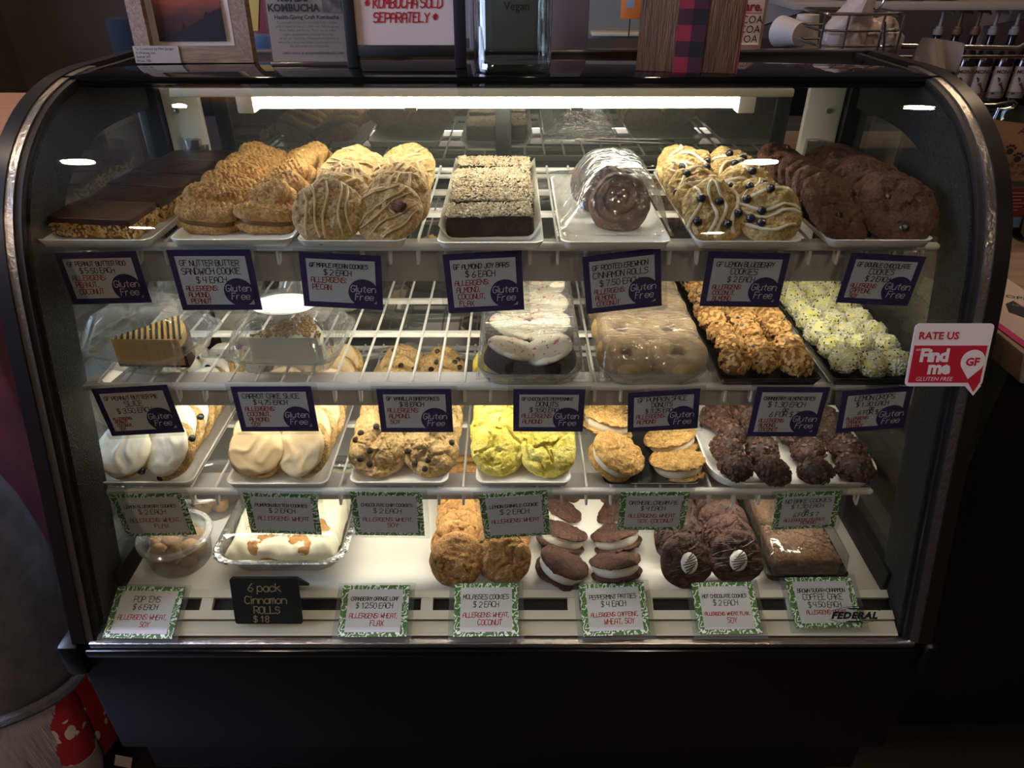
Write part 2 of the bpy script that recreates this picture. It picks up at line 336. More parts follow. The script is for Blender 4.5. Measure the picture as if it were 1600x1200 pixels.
# top lamp
lamp = thing('fluorescent_lamp', 'long lit tube lamp under the top of the display case', 'lamp', (CX, 0, 0))
xa, xb = on_y(385, 160, 1.075).x-CX, on_y(1165, 160, 1.075).x-CX
part('tube', B().tube([(xa, 1.078, 1.163), (xb, 1.078, 1.164)], .0082, 14), emit('tube_light', '#FFF3DC', LED_TOP), lamp)
part('housing', B().bbox(on_y(272, 160, 1.075).x-CX, on_y(1235, 160, 1.075).x-CX, 1.066, 1.115, 1.172, 1.183, .002), CRM, lamp)
for x in (xa, xb): part('end_cap', B().bbox(x-.012, x+.012, 1.066, 1.092, 1.15, 1.173, .002), CRM, lamp)
for px in (642, 901):
    x = on_y(px, 165, 1.075).x-CX; part('clip', B().bbox(x-.009, x+.009, 1.066, 1.072, 1.153, 1.158, .001), pbr('clip_grey', '#8A857C', .5), lamp)
# wire shelves
WM = {}
def make_shelf(z, yf, x0, x1, yb, lab, chan_h, pos):
    t = thing('wire_shelf', lab, 'shelf', (0, 0, z), group='white wire shelves')
    part('front_rail', B().tube([(x0-.004, yf, 0), (x0, yf, 0), (x1, yf, 0), (x1+.004, yf, 0)], [.003, .0058, .0058, .003], 12), WCOAT, t)
    part('rear_rail', B().tube([(x0, yb, 0), (x1, yb, 0)], .005, 10), WCOAT, t)
    part('rear_rail', B().tube([(x0, yb-.016, -.006), (x1, yb-.016, -.006)], .004, 8), WCOAT, t)
    for fy in (.42, .72): part('cross_bar', B().bbox(x0, x1, yf+(yb-yf)*fy-.006, yf+(yb-yf)*fy+.006, -.012, -.004, .002), WCOAT, t)
    if (yf, yb) not in WM:
        WM[(yf, yb)] = B().tube([(0, yf+.014, -.004), (0, yf+.006, -.022), (0, yf-.002, -.024), (0, yf-.001, -.004), (0, yf+.006, .0035), (0, yf+.03, .0045), (0, yb, .0045), (0, yb+.003, .007)], .0021, 6).mesh('wire', WCOAT)
    n = round((x1-x0-.03)/.0375)
    for k in range(n+1): link('wire', WM[(yf, yb)], t, (x0+.015+k*(x1-x0-.03)/n, 0, 0))
    b = B().box(x0+.03, x1-.03, yf+.016, yf+.0185, -chan_h, -.006).box(x0+.03, x1-.03, yf+.0185, yf+.056, -.013, -.010)
    part('light_channel', b, pbr('channel_grey', '#C3C0C2', .45), t, smooth=False, label='pale grey lamp shield')
    part('lamp_strip', B().box(x0+.05, x1-.05, yf+.024, yf+.038, -.019, -.0135), emit('shelf_light', '#FFF0DC', LED_SHELF), t, smooth=False, label='glowing lamp strip')
    for x in (x0+.004, x1-.004):
        part('bracket', B().add([(x+dx, *p) for dx in (-.0015, .0015) for p in ((yf+.03, -.004), (yb+.004, -.004), (yb+.004, -.075), (yb-.03, -.06), (yf+.03, -.02))],
             [(0,1,2,3,4), (9,8,7,6,5)]+[(i, (i+1) % 5, 5+(i+1) % 5, 5+i) for i in range(5)]), WHITE, t, smooth=False)
    return t
S = {}
for k, z, yf, pl, pr, py, yb, ch, lab in ((1, Z1, Y1, 108, 1460, 390, 1.262, .057, 'white wire shelf at the top holding seven plates'),
                                (2, Z2, Y2, 135, 1398, 603, 1.262, .043, 'white wire shelf in the middle holding clamshells and donuts'),
                                (3, Z3, Y3, 165, 1359, 766, 1.262, .03, 'white wire shelf at the bottom holding iced cookies')):
    S[k] = make_shelf(z, yf, on_y(pl, py, yf).x, on_y(pr, py, yf).x, yb, lab, ch, k)
# ================================================================= PRICE CARDS
PAPER = pbr('card_paper', '#CFCED2', .75)
PURPLE = pbr('purple_border', '#3A2C5E', .6)
BADGE = pbr('badge_purple', '#352857', .55)
INK = pbr('black_ink', '#15141A', .7); RINK = pbr('red_ink', '#B3202E', .7); WINK = pbr('white_print', '#E8E4EE', .7)
ACR = clear('acrylic', '#F8FAFA', .05, .02, haze=.035)
def leafmat():
    m, nt, N, L = _new('leaf_print'); b = N['Principled BSDF']; b.inputs['Roughness'].default_value = .6
    tc = N.new('ShaderNodeTexCoord'); mp = N.new('ShaderNodeMapping'); mp.inputs['Scale'].default_value = (1, 1, 0); mp.inputs['Rotation'].default_value = (0, 0, .7)
    L.new(tc.outputs['Object'], mp.inputs['Vector'])
    wv = N.new('ShaderNodeTexWave'); wv.inputs['Scale'].default_value = 26; wv.inputs['Distortion'].default_value = 16; wv.inputs['Detail'].default_value = 2; wv.inputs['Detail Scale'].default_value = 3.2
    L.new(mp.outputs[0], wv.inputs['Vector'])
    r = N.new('ShaderNodeValToRGB'); e = r.color_ramp.elements; e[0].position = .0; e[0].color = lin('#3F6B33'); e[1].position = 1; e[1].color = lin('#F0F2EC')
    for p, c in ((.35, '#6E9A54'), (.55, '#2F5A2C'), (.72, '#88AE6C'), (.78, '#F0F2EC')):
        q = e.new(p); q.color = lin(c)
    L.new(wv.outputs['Fac'], r.inputs[0]); L.new(r.outputs[0], b.inputs['Base Color']); return m
LEAF = leafmat()
def card(name, label, o, rot, w, h, style, black, red, rot_paper=0, group=None):
    """o = top-left corner in world, card local x right / y up / z toward the viewer"""
    t = thing(name, label, 'price card', o, rot, group)
    rnd = random.Random(label)
    part('card', B().box(0, w, -h, 0, -.0006, .0006), PURPLE if style == 'gf' else LEAF, t, smooth=False)
    part('sleeve', B().box(-.008, w+.008, -h-.007, .004, -.0026, -.0012), ACR, t, smooth=False, label='clear plastic sleeve')
    mx, my = (.0085, .0085) if style == 'gf' else (.0095, .0065)
    px = part('paper', B().box(mx, w-mx, -h+my, -my, .0006, .0011), PAPER, t, smooth=False)
    kb, kr = B(), B(); z = .0014
    def fit(tx, fh, mw): return min(fh*h, fh*h*mw*w/text_w(tx, fh*h))
    for tx, fx, fy, fh in black: strokes(kb, tx, fx*w, -fy*h, fit(tx, fh, .72), (.0005 if style == 'gf' else .00045), z, rnd=rnd)
    for tx, fx, fy, fh in red: strokes(kr, tx, fx*w, -fy*h, fit(tx, fh, .45 if style == 'gf' else .72), (.0005 if style == 'gf' else .00045), z, align='c' if style != 'gf' else 'l', rnd=rnd)
    part('lettering', kb, INK, t, smooth=False); part('lettering', kr, RINK, t, smooth=False, label='red handwritten allergens')
    if style == 'gf':
        bd = link('badge', B().add([(math.cos(a*math.pi/18)*.0205, math.sin(a*math.pi/18)*.0205, 0) for a in range(36)], [tuple(range(36))]).mesh('badge', BADGE, False), t, (w*.765, -h*.69, .0017))
        bd['label'] = 'round purple gluten free badge'
        b = B(); strokes(b, 'Gluten', 0, .0015, .0095, .0005, .0004, jit=0, slant=.16); strokes(b, 'Free', .001, -.0105, .0095, .0005, .0004, jit=0, slant=.16)
        part('lettering', b, WINK, bd, smooth=False)
    return t
def gf_lines(title, price, alls, y0=.25):
    k = []; y = y0; hh = .11
    for tl in title: k.append((tl, .48, y, hh if len(tl) < 18 else .098)); y += .14
    pl = price if isinstance(price, list) else [price]
    for tl in pl: k.append((tl, .46, y, .1 if len(tl) > 4 else .07)); y += .125 if len(pl) == 1 else .1
    y = max(y+.01, .5); st = min(.135, (.88-y)/max(1, len(alls))); r = []
    for i, tl in enumerate(['ALLERGENS:']+alls if alls[0] != 'ALLERGENS:' else alls): r.append((tl, .12+.012*i, y+i*st, min(.098, st*.75)))
    return k, r
def hang(corn, yrail, label, title, price, alls, y0=.25):
    yp = yrail-.0085
    tl, tr, br, bl = [on_y(x, y, yp) for x, y in corn]
    top = (tr-tl); w = (top.length+(br-bl).length)/2; roll = math.atan2(tr.z-tl.z+br.z-bl.z, tr.x-tl.x+br.x-bl.x)
    h = ((tl-bl).length+(tr-br).length)/2
    k, r = gf_lines(title, price, alls, y0)
    c = (tl+tr+br+bl)/4; ux = Vector((math.cos(roll), 0, math.sin(roll))); uz = Vector((-math.sin(roll), 0, math.cos(roll)))
    o = c-ux*w/2+uz*h/2
    return card('price_card', label, o, (math.pi/2, -roll, 0), w, h, 'gf', k, r)
G1 = [([(83,395),(212,393),(237,472),(116,476)], 'gluten free card in front of the chocolate-topped crispy bars, leftmost on top shelf', ['GF PEANUT BUTTER ROO'], '$ 5.50 EACH', ['PEANUT,', 'COCONUT']),
 ([(269,391),(397,391),(404,483),(277,484)], 'gluten free card in front of the stacked sandwich cookies, priced 4 dollars', ['GF NUTTER BUTTER', 'SANDWICH COOKIE'], '$ 4 EACH', ['ALMOND,', 'PEANUT']),
 ([(467,393),(595,400),(599,484),(475,478)], 'gluten free card reading maple pecan cookies with a purple border', ['GF MAPLE PECAN COOKIES'], '$ 2 EACH', ['PECAN']),
 ([(694,397),(816,392),(818,483),(699,490)], 'gluten free card in front of the coconut-topped chocolate bars', ['GF ALMOND JOY BARS'], '$ 6 EACH', ['ALMOND,', 'COCONUT,', 'FLAX']),
 ([(910,401),(1032,387),(1034,477),(916,491)], 'tilted gluten free card in front of the wrapped cinnamon roll', ['GF ROOTED EREWHON', 'CINNAMON ROLLS'], '$ 7.50 EACH', ['ALMOND,', 'COCONUT']),
 ([(1107,396),(1231,394),(1219,482),(1093,476)], 'gluten free card in front of the glazed blueberry cookies on top shelf', ['GF LEMON BLUEBERRY', 'COOKIES'], '$ 2 EACH', ['COCONUT,', 'ALMOND']),
 ([(1334,395),(1450,401),(1415,478),(1303,472)], 'gluten free card reading double chocolate cookies, rightmost on top shelf', ['GF DOUBLE CHOCOLATE', 'COOKIES'], '$ 2 EACH', ['CAFFEINE,', 'SOY'])]
for a in G1: hang(a[0], Y1, *a[1:])
G2 = [([(148,607),(264,602),(285,674),(170,682)], 'gluten free card reading peanut butter pie slice', ['GF PEANUT BUTTER PIE', 'SLICE'], '$ 3.50 EACH', ['PEANUT,', 'COCONUT,', 'SOY']),
 ([(363,603),(488,605),(496,672),(375,675)], 'gluten free card reading carrot cake slice', ['CARROT CAKE SLICE'], '$ 4.75 EACH', ['COCONUT,', 'ALMOND,', 'SOY']),
 ([(588,608),(706,608),(707,675),(596,675)], 'gluten free card reading vanilla babycakes above the chocolate chip cookies', ['GF VANILLA BABYCAKES'], '$ 8 EACH', ['ALMOND,', 'SOY']),
 ([(803,608),(916,609),(909,674),(801,674)], 'gluten free card reading chocolate peppermint donuts', ['GF CHOCOLATE PEPPERMINT', 'DONUTS'], '$ 3.50 EACH', ['ALMOND']),
 ([(982,613),(1096,608),(1088,668),(980,676)], 'gluten free card reading pumpkin spice donuts', ['GF PUMPKIN SPICE', 'DONUTS'], '$ 3.25 EACH', ['ALMOND']),
 ([(1180,604),(1294,606),(1278,681),(1170,682)], 'gluten free card reading cranberry almond bites', ['CRANBERRY ALMOND BITES'], ['$ 1.30 EACH', 'OR', '6 FOR $ 7'], ['ALMOND,', 'COCONUT']),
 ([(1320,612),(1432,602),(1407,669),(1302,676)], 'gluten free card reading lemon drops', ['LEMON DROPS'], ['$ 1.30 EACH', 'OR', '6 FOR $ 7'], ['CASHEW,', 'COCONUT'])]
for a in G2: hang(a[0], Y2, *a[1:], y0=.245)
def leafcard(name, corn, label, black, red, plane=None, yrail=None):
    if plane: P = [on_plane(x, y, *plane) for x, y in corn]
    else: P = [on_y(x, y, yrail-.0085) for x, y in corn]
    tl, tr, br, bl = P; w = ((tr-tl).length+(br-bl).length)/2; h = ((tl-bl).length+(tr-br).length)/2
    c = (tl+tr+br+bl)/4; ux = ((tr-tl)+(br-bl)).normalized()
    n = plane[1].normalized() if plane else Vector((0, -1, 0)); uy = n.cross(ux).normalized(); ux = uy.cross(n)
    M = Matrix((ux, uy, n)).transposed()
    return card(name, label, c-ux*w/2+uy*h/2, M.to_euler(), w, h, 'leaf', black, red)
def ll(title, price, red):
    k = []; y = .31 if not isinstance(price, list) else .26
    for tl in title: k.append((tl, .5, y, .115 if len(tl) < 20 else .1)); y += .15
    for tl in (price if isinstance(price, list) else [price]): k.append((tl, .5, y, .105 if len(tl) > 3 else .07)); y += .115
    y = max(.65, y+.02); return k, [(tl, .5+.06*i, y+min(.145, .86-y)*i, .1 if y < .7 else .08) for i, tl in enumerate(red)]
G3 = [([(180,773),(290,771),(303,835),(190,838)], 'leaf-bordered card reading lemon blueberry cookies, under the white iced cookies', *ll(['LEMON BLUEBERRY COOKIES'], '$ 2 EACH', ['ALLERGENS: WHEAT,', 'FLAX'])),
 ([(381,771),(496,772),(501,836),(391,831)], 'leaf-bordered card reading pumpkin butter cookies, above the foil pan', *ll(['PUMPKIN BUTTER COOKIES'], '$ 2 EACH', ['ALLERGENS: WHEAT'])),
 ([(551,768),(663,771),(660,836),(551,836)], 'leaf-bordered card reading chocolate chip cookies', *ll(['CHOCOLATE CHIP COOKIES'], '$ 2 EACH', ['ALLERGENS: WHEAT,', 'SOY'])),
 ([(750,773),(857,766),(858,835),(755,842)], 'leaf-bordered card reading lemon crinkle cookie', *ll(['LEMON CRINKLE COOKIE'], '$ 2 EACH', ['ALLERGENS: WHEAT'])),
 ([(972,770),(1077,768),(1069,828),(962,827)], 'leaf-bordered card reading oatmeal cream pie', *ll(['OATMEAL CREAM PIE'], '$ 4 EACH', ['ALLERGENS: WHEAT,', 'SOY, COCONUT'])),
 ([(1215,771),(1317,768),(1303,822),(1205,829)], 'leaf-bordered card reading no bake cookies', *ll(['NO BAKE COOKIES'], ['$ 1.30 EACH', 'OR', '6 FOR $ 7'], ['ALLERGENS: PEANUT,', 'ALMOND']))]
for c, l, k, r in G3: leafcard('price_card', c, l, k, r, yrail=Y3)
_n = Vector((0, -.028, .0595)).normalized(); DP = (Vector((0, .7005, .4795))+_n*.012, _n)
G4 = [([(183,917),(287,917),(271,999),(162,996)], 'leaf-bordered card lying in front of the round tubs', *ll(["POP 'EMS"], '$ 6 EACH', ['ALLERGENS: WHEAT,', 'SOY'])),
 ([(537,915),(640,914),(635,995),(527,995)], 'leaf-bordered card reading cranberry orange loaf, on the empty deck', *ll(['CRANBERRY ORANGE LOAF'], '$ 12.50 EACH', ['ALLERGENS: WHEAT,', 'FLAX'])),
 ([(710,912),(810,911),(810,994),(709,995)], 'leaf-bordered card reading molasses cookies, on the deck ledge', *ll(['MOLASSES COOKIES'], '$ 2 EACH', ['ALLERGENS: WHEAT,', 'COCONUT'])),
 ([(905,915),(1008,908),(1014,992),(911,993)], 'leaf-bordered card reading peppermint patties', *ll(['PEPPERMINT PATTIES'], '$ 4 EACH', ['ALLERGENS: CAFFEINE,', 'WHEAT, SOY'])),
 ([(1082,911),(1177,909),(1190,990),(1090,991)], 'leaf-bordered card reading hot chocolate cookies', *ll(['HOT CHOCOLATE COOKIES'], '$ 2 EACH', ['ALLERGENS: WHEAT, FLAX,', 'SOY'])),
 ([(1228,903),(1333,901),(1345,980),(1242,981)], 'leaf-bordered card reading brown sugar cinnamon coffee cake', *ll(['BROWN SUGAR+CINNAMON', 'COFFEE CAKE'], '$ 4.50 EACH', ['ALLERGENS: WHEAT']))]
for c, l, k, r in G4: leafcard('price_card', c, l, k, r, plane=DP)
# chalkboard tent sign
SLATE = pbr('chalkboard', '#1A1918', .8, col2='#242220', nscale=30); CHALK = pbr('chalk_tan', '#B9A886', .9)
bl, br = [on_plane(x, y, *DP) for x, y in ((370,975),(472,973))]; _m = Vector((0, -math.cos(.25), math.sin(.25)))
tl, tr = [on_plane(x, y, bl, _m) for x, y in ((363,904),(470,902))]
cs = thing('chalkboard_sign', 'small black chalkboard tent sign in front of the foil pan', 'sign', (bl+br)/2, (math.radians(-14), 0, 0))
cw, chh = (tr-tl).length, (tl.z-bl.z)*1.04
part('front_board', B().prism(rrect(cw, chh, .004, 4, 0, chh/2), -.0015, .0015), SLATE, cs, rot=(math.pi/2, 0, 0), smooth=False)
part('rear_board', B().prism(rrect(cw*.97, chh*.9, .004, 4, 0, -chh*.45), -.0015, .0015), SLATE, cs, loc=(.0, .002, chh*.99), rot=(math.pi/2+math.radians(48), 0, 0), smooth=False)
b = B()
for tx, x, y, h in (('6 pack', 0, .72, .17), ('Cinnamon', 0, .46, .16), ('ROLLS', 0, .24, .15), ('$ 18', -.01, .05, .13)): strokes(b, tx, x, y*chh, h*chh, .0008, 0, jit=.03)
part('lettering', b, CHALK, cs, loc=(0, -.0022, 0), rot=(math.pi/2, 0, 0), smooth=False)
# ================================================================= PASTRIES
rng = random.Random(11)
def cookie(R, T, seed, lump=.002, ls=40, crack=0, cs=60, edge=.05, fine=.0006, fs=160, nr=20, ns=64, p=3.2):
    nr, ns = max(nr, 20), max(ns, 64); lump *= 1.35; fine *= 2.0; crack *= 1.9
    """displaced cookie body, flat underside at z=0; returns B and height function"""
    so = Vector((seed*7.13, seed*3.31, seed*1.77))
    def er(a): return R*(1+edge*noise.noise(Vector((math.cos(a)*1.6, math.sin(a)*1.6, 0))+so)+edge*.5*noise.noise(Vector((math.cos(a)*5, math.sin(a)*5, 3))+so))
    def top(x, y, tt=None):
        a = math.atan2(y, x); t = min(1, math.hypot(x, y)/er(a)) if tt is None else tt
        v = Vector((x, y, 0)); z = .35*T+.65*T*max(0, 1-t**p)**.5
        z += lump*noise.noise(v*ls+so)*1.5+fine*(noise.noise(v*fs+so)*1.6+noise.noise(v*fs*2.1-so)*.9)
        if crack:
            d, _ = noise.voronoi(v*cs+so+Vector((noise.noise(v*ls+so), noise.noise(v*ls-so), 0))*.5)
            e = min(1, (d[1]-d[0])/.16); z -= crack*(1-e)**1.5*(1 if noise.noise(v*22+so) > -.12 else .15)
        return z
    rings = []
    for i in range(1, nr+1):
        t = (i/nr)**.8; ring = []
        for k in range(ns):
            a = 2*math.pi*k/ns; r = er(a)*t; x, y = math.cos(a)*r, math.sin(a)*r; ring.append((x, y, top(x, y, t)))
        rings.append(ring)
    for t, z in ((.985, .14), (.93, .0), (.5, 0)):
        rings.append([(math.cos(2*math.pi*k/ns)*er(2*math.pi*k/ns)*t, math.sin(2*math.pi*k/ns)*er(2*math.pi*k/ns)*t, z*T) for k in range(ns)])
    b = B(); b.loft(rings, cap=False); n0 = len(b.v); b.add([(0, 0, top(0, 0, 0))], []); b.f += [(n0, k, (k+1) % ns) for k in range(ns)]; b.m += [0]*ns
    l = (len(rings)-1)*ns; b.f.append(tuple(l+k for k in range(ns))[::-1]); b.m.append(0)
    return b, top
def ell(b, c, r, n=6, m=4, rot=None):
    """small ellipsoid"""
    rings = []; R = rot or Matrix.Identity(3); c = Vector(c)
    for i in range(1, m):
        a = math.pi*i/m; rings.append([c+R @ Vector((r[0]*math.sin(a)*math.cos(2*math.pi*k/n), r[1]*math.sin(a)*math.sin(2*math.pi*k/n), r[2]*math.cos(a))) for k in range(n)])
    k0 = len(b.v); b.loft(rings, cap=False); t = len(b.v); b.add([c+R @ Vector((0, 0, r[2])), c-R @ Vector((0, 0, r[2]))], [])
    b.f += [(t, k0+k+0, k0+(k+1) % n) for k in range(n)]; l = k0+(m-2)*n; b.f += [(t+1, l+(k+1) % n, l+k) for k in range(n)]; b.m += [b.cm]*(2*n); return b
def align(nrm, spin): return Vector(nrm).to_track_quat('Z', 'Y').to_matrix() @ Matrix.Rotation(spin, 3, 'Z')
def drizzle(top, R, n, seed, wid=.0018, ang=.5, amp=.004, hgt=.7):
    r = random.Random(seed); b = B()
    for i in range(n):
        o = (-.8+1.6*(i+.5)/n)*R+r.uniform(-.1, .1)*R; half = math.sqrt(max(.05, 1-(o/R)**2))*R*.93; P = []
        a = ang+r.uniform(-.15, .15); ph = r.uniform(0, 6)
        for k in range(11):
            u = -half+2*half*k/10; v = o+math.sin(u*90+ph)*amp
            x, y = u*math.cos(a)-v*math.sin(a), u*math.sin(a)+v*math.cos(a); P.append((x, y, (top(x, y)+top(x+.003, y)+top(x-.003, y)+top(x, y+.003)+top(x, y-.003))/5+wid*.45))
        b.tube(P, [wid*(.7+.6*abs(noise.noise(Vector((k*.4, i*3.1+seed, 0))))) for k in range(11)], 6, flat=hgt)
    return b
def berries(top, R, n, seed, rad=.005, sink=.2, flat=.85, rmax=.78):
    r = random.Random(seed); out = []
    while len(out) < n:
        a, q = r.uniform(0, 6.28), math.sqrt(r.random())*R*rmax; x, y = math.cos(a)*q, math.sin(a)*q
        if all((x-c[0])**2+(y-c[1])**2 > (rad*2.1)**2 for c in out): out.append((x, y, top(x, y)+rad*(flat-sink-.3)))
    return out
def sphere_mesh(name, r, mat, n=14, m=9, lump=0, seed=0):
    b = ell(B(), (0, 0, 0), r, n, m)
    if lump: b.v = [tuple(Vector(v)*(1+lump*noise.noise(Vector(v)*(2.2/max(r))+Vector((seed, 0, 0))))) for v in b.v]
    return b.mesh(name, mat)
def place(var, name, loc, M, label, cat, group):
    o = tag(link(name, var['mesh'], None, loc, M.to_euler()), label, cat, group)
    o.scale = (rng.uniform(.95, 1.05),)*3
    for cn, me, cl, cr in var.get('kids', []): link(cn, me, o, cl, cr)
    return o
def row(vars_, name, desc, side, group, px, py, z, n, yend, theta, R, yaw=0, jit=1, cat='cookie', roll=0, dth=0, ex=''):
    c = on_z(px, py, z); out = []
    for i in range(n):
        f = i/max(1, n-1); th = math.radians(theta+dth*f+rng.uniform(-3, 3)*jit)
        yw = math.radians(yaw+rng.uniform(-7, 7)*jit); spin = rng.uniform(0, 6.28) if roll == 0 else roll
        M = Matrix.Rotation(yw, 3, 'Z') @ Matrix.Rotation(th, 3, 'X') @ Matrix.Rotation(spin, 3, 'Z')
        y = c.y+(yend-c.y)*f
        y += rng.uniform(-.004, .004)*(i > 0); loc = Vector((c.x+rng.uniform(-.0055, .0055)*(i > 0), y+R*math.cos(th), z+R*math.sin(th)*.985))
        o = ORD[i]+(' from front' if i else '')
        out.append(place(vars_[i % len(vars_)], name, loc, M, f'{desc}, {o} in the {side} row{ex}', cat, group))
    return out
# plates -------------------------------------------------------------------
CER = pbr('white_ceramic', '#EFEDE8', .18, spec=.5); BLKT = pbr('black_tray', '#121313', .25)
def plate_mesh(w, d, h=.013, mat=None, r=.014, wave=0):
    L = []
    for i, z in ((.014, 0), (.006, .001), (.0005, h-.002), (0, h-.0005), (.0015, h), (.004, h-.001), (.012, .0045), (.02, .0035)):
        ring = rr3(w-2*i, d-2*i, max(r-i, .003), z, 7)
        if wave: ring = [(x, y, zz+(wave*(math.sin(x/w*9.4+1)+math.cos(y/d*7)) if zz > .006 else 0)) for x, y, zz in ring]
        L.append(ring)
    return B().loft(L).mesh('plate', mat or CER, ang=60)
def plate(label, pxl, pxr, py, z, depth, h=.013, mat=None, name='serving_plate', cat='plate', group=None, r=.014, wave=0):
    a, b = on_z(pxl, py, z+h*.6), on_z(pxr, py, z+h*.6); w = b.x-a.x
    o = tag(link(name, plate_mesh(w, depth, h, mat, r, wave), None, ((a.x+b.x)/2, a.y+depth/2, z)), label, cat, group); return o
ZP1, ZP2, ZP3 = Z1+.0067, Z2+.0067, Z3+.0067
plate('white plate under the chocolate-topped crispy bars', 52, 236, 381, ZP1, .33, group='white serving plates')
plate('white plate under the peanut butter sandwich cookies', 262, 455, 380, ZP1, .33, group='white serving plates')
plate('white plate under the maple pecan cookies', 462, 634, 382, ZP1, .33, group='white serving plates')
plate('white plate under the coconut-topped chocolate bars', 682, 850, 385, ZP1, .33, group='white serving plates')
plate('white plate under the plastic-wrapped cinnamon roll', 876, 1050, 384, ZP1, .3, group='white serving plates')
plate('white plate under the glazed blueberry cookies', 1086, 1256, 383, ZP1, .33, group='white serving plates')
plate('white plate under the double chocolate cookies', 1293, 1462, 381, ZP1, .33, group='white serving plates')
plate('white plate under the white iced cookies', 143, 301, 758, ZP3, .33, group='white serving plates')
plate('white plate under the tan iced cookies', 351, 512, 760, ZP3, .33, group='white serving plates')
plate('white plate under the chocolate chip cookies', 545, 700, 758, ZP3, .33, group='white serving plates')
plate('white plate under the yellow crinkle cookies', 743, 893, 758, ZP3, .33, group='white serving plates')
plate('black tray under the oatmeal cream pies', 943, 1096, 758, ZP3, .3, .008, BLKT, 'serving_tray', 'tray')
plate('white wavy-edged platter under the chocolate oat clusters', 1112, 1388, 757, ZP3, .3, .022, None, 'wavy_platter', 'platter', r=.05, wave=.004)
# crispy bars ---------------------------------------------------------------
def slab(b, w, d, h, z0, nx=14, ny=9, nzv=4, amp=.0015, s=70, seed=0, bev=.003):
    bm = bmesh.new(); bmesh.ops.create_cube(bm, size=1)
    bmesh.ops.subdivide_edges(bm, edges=bm.edges[:], cuts=9, use_grid_fill=True)
    for v in bm.verts:
        c = v.co.copy(); k = sum(abs(q) > .49 for q in c); f = 1-.03*max(0, k-1)
        p = Vector((c.x*w*f, c.y*d*f, z0+h/2+c.z*h*(f if k > 1 else 1))); n = c.normalized()
        q = noise.noise(p*s+Vector((seed*3, seed, 0))); v.co = p+n*q*amp
    return b.addbm(bm)
def scatter_box(b, w, d, z0, z1, n, piece, seed, faces='fblr', top=False):
    r = random.Random(seed)
    for i in range(n):
        f = r.choice(faces); u, v = r.uniform(-.5, .5), r.uniform(z0, z1)
        if f == 't': c, nr = (u*w, r.uniform(-.5, .5)*d, z1), (0, 0, 1)
        elif f == 'f': c, nr = (u*w, -d/2, v), (0, -1, 0)
        elif f == 'b': c, nr = (u*w, d/2, v), (0, 1, 0)
        elif f == 'r': c, nr = (w/2, u*d, v), (1, 0, 0)
        else: c, nr = (-w/2, u*d, v), (-1, 0, 0)
        nr = (Vector(nr)+Vector((r.uniform(-.5, .5), r.uniform(-.5, .5), r.uniform(-.5, .5)))).normalized(); piece(b, c, nr, r)
CRISP = pbr('crispy_rice', '#B88A4C', .5, col2='#E0BC80', nscale=90, vary=.1); CHOC = pbr('dark_chocolate_top', '#4C3428', .36, col2='#3C271D', nscale=25, bump=.25, bscale=90, spec=.35)
CRISPB = pbr('crispy_base', '#6E4A22', .7)
def rice(b, c, n, r): ell(b, c, (.0032, .0019, .0016), 5, 3, align(n, r.uniform(0, 6.28)))
barv = []
for sd in range(2):
    body = slab(B(), .114, .063, .02, 0, seed=sd, amp=.002); top_ = slab(B(), .117, .066, .0085, .0195, seed=sd+5, amp=.0016, s=35)
    cr = B(); scatter_box(cr, .114, .063, .002, .02, 420, rice, sd, 'fffrrlb')
    barv.append((body.mesh('crispy_base', CRISPB), top_.mesh('chocolate_top', CHOC, ang=60), cr.mesh('puffed_rice', CRISP)))
for i in range(5):
    y = .925+i*.0715; x = -.545+.012*i*.4
    t = thing('crispy_bar', f'chocolate-topped crispy rice bar, {ORD[i]}{" from front" if i else ""} on the leftmost top plate', 'bar', (x+rng.uniform(-.003, .003), y, ZP1+.0045+rng.uniform(0, .003)), (math.radians(rng.uniform(-1, 3)), math.radians(rng.uniform(-2, 2)), math.radians(-7+rng.uniform(-4, 4))), 'chocolate-topped crispy bars')
    m = barv[i % 2]; link('crispy_base', m[0], t); link('chocolate_top', m[1], t); o = link('puffed_rice', m[2], t); o['kind'] = 'stuff'
# coconut bars ---------------------------------------------------------------
FUDGE = pbr('dark_fudge', '#241813', .5, col2='#3A2820', nscale=60, bump=.6, bscale=150, spec=.4); COCO = pbr('toasted_coconut', '#B9A385', .7, col2='#D8C8AC', nscale=120)
def shred(b, c, n, r, l=.006):
    M = align(n, r.uniform(0, 6.28)) @ Matrix.Rotation(r.uniform(-.4, .4), 3, 'Y'); c = Vector(c); h = l*r.uniform(.6, 1.2)/2; q = .0007
    b.add([c+M @ Vector((x*h, y*q, z*q)) for x, y, z in ((-1,-1,0),(-1,1,0),(-1,0,1.3),(1,-1,0),(1,1,0),(1,0,1.3),(0,-1.2,1.2),(0,1.2,1.2))], [(0,1,2),(3,5,4),(0,6,5,2),(0,3,6),(3,5,6),(1,2,7),(2,5,7),(5,4,7),(1,7,4)])
cv = []
for sd in range(2):
    body = slab(B(), .116, .055, .028, 0, seed=sd+9, amp=.0025); cr = B(); scatter_box(cr, .114, .05, .026, .0295, 800, shred, sd, 'ttttttttf')
    cv.append((body.mesh('fudge_base', FUDGE), cr.mesh('coconut_topping', COCO, False)))
for i in range(5):
    t = thing('coconut_bar', f'dark chocolate bar topped with toasted coconut, {ORD[i]}{" from front" if i else ""} of its plate', 'bar', (on_z(767, 384, Z1).x+rng.uniform(-.005, .005), .926+i*.058, ZP1+.0045+rng.uniform(0, .004)), (rng.uniform(-.03, .06), rng.uniform(-.03, .03), math.radians(rng.uniform(-5, 5))), 'coconut-topped chocolate bars')
    link('fudge_base', cv[i % 2][0], t); o = link('coconut_topping', cv[i % 2][1], t); o['kind'] = 'stuff'
pm = on_z(683, 384, Z1).x; pq = on_z(850, 384, Z1).x
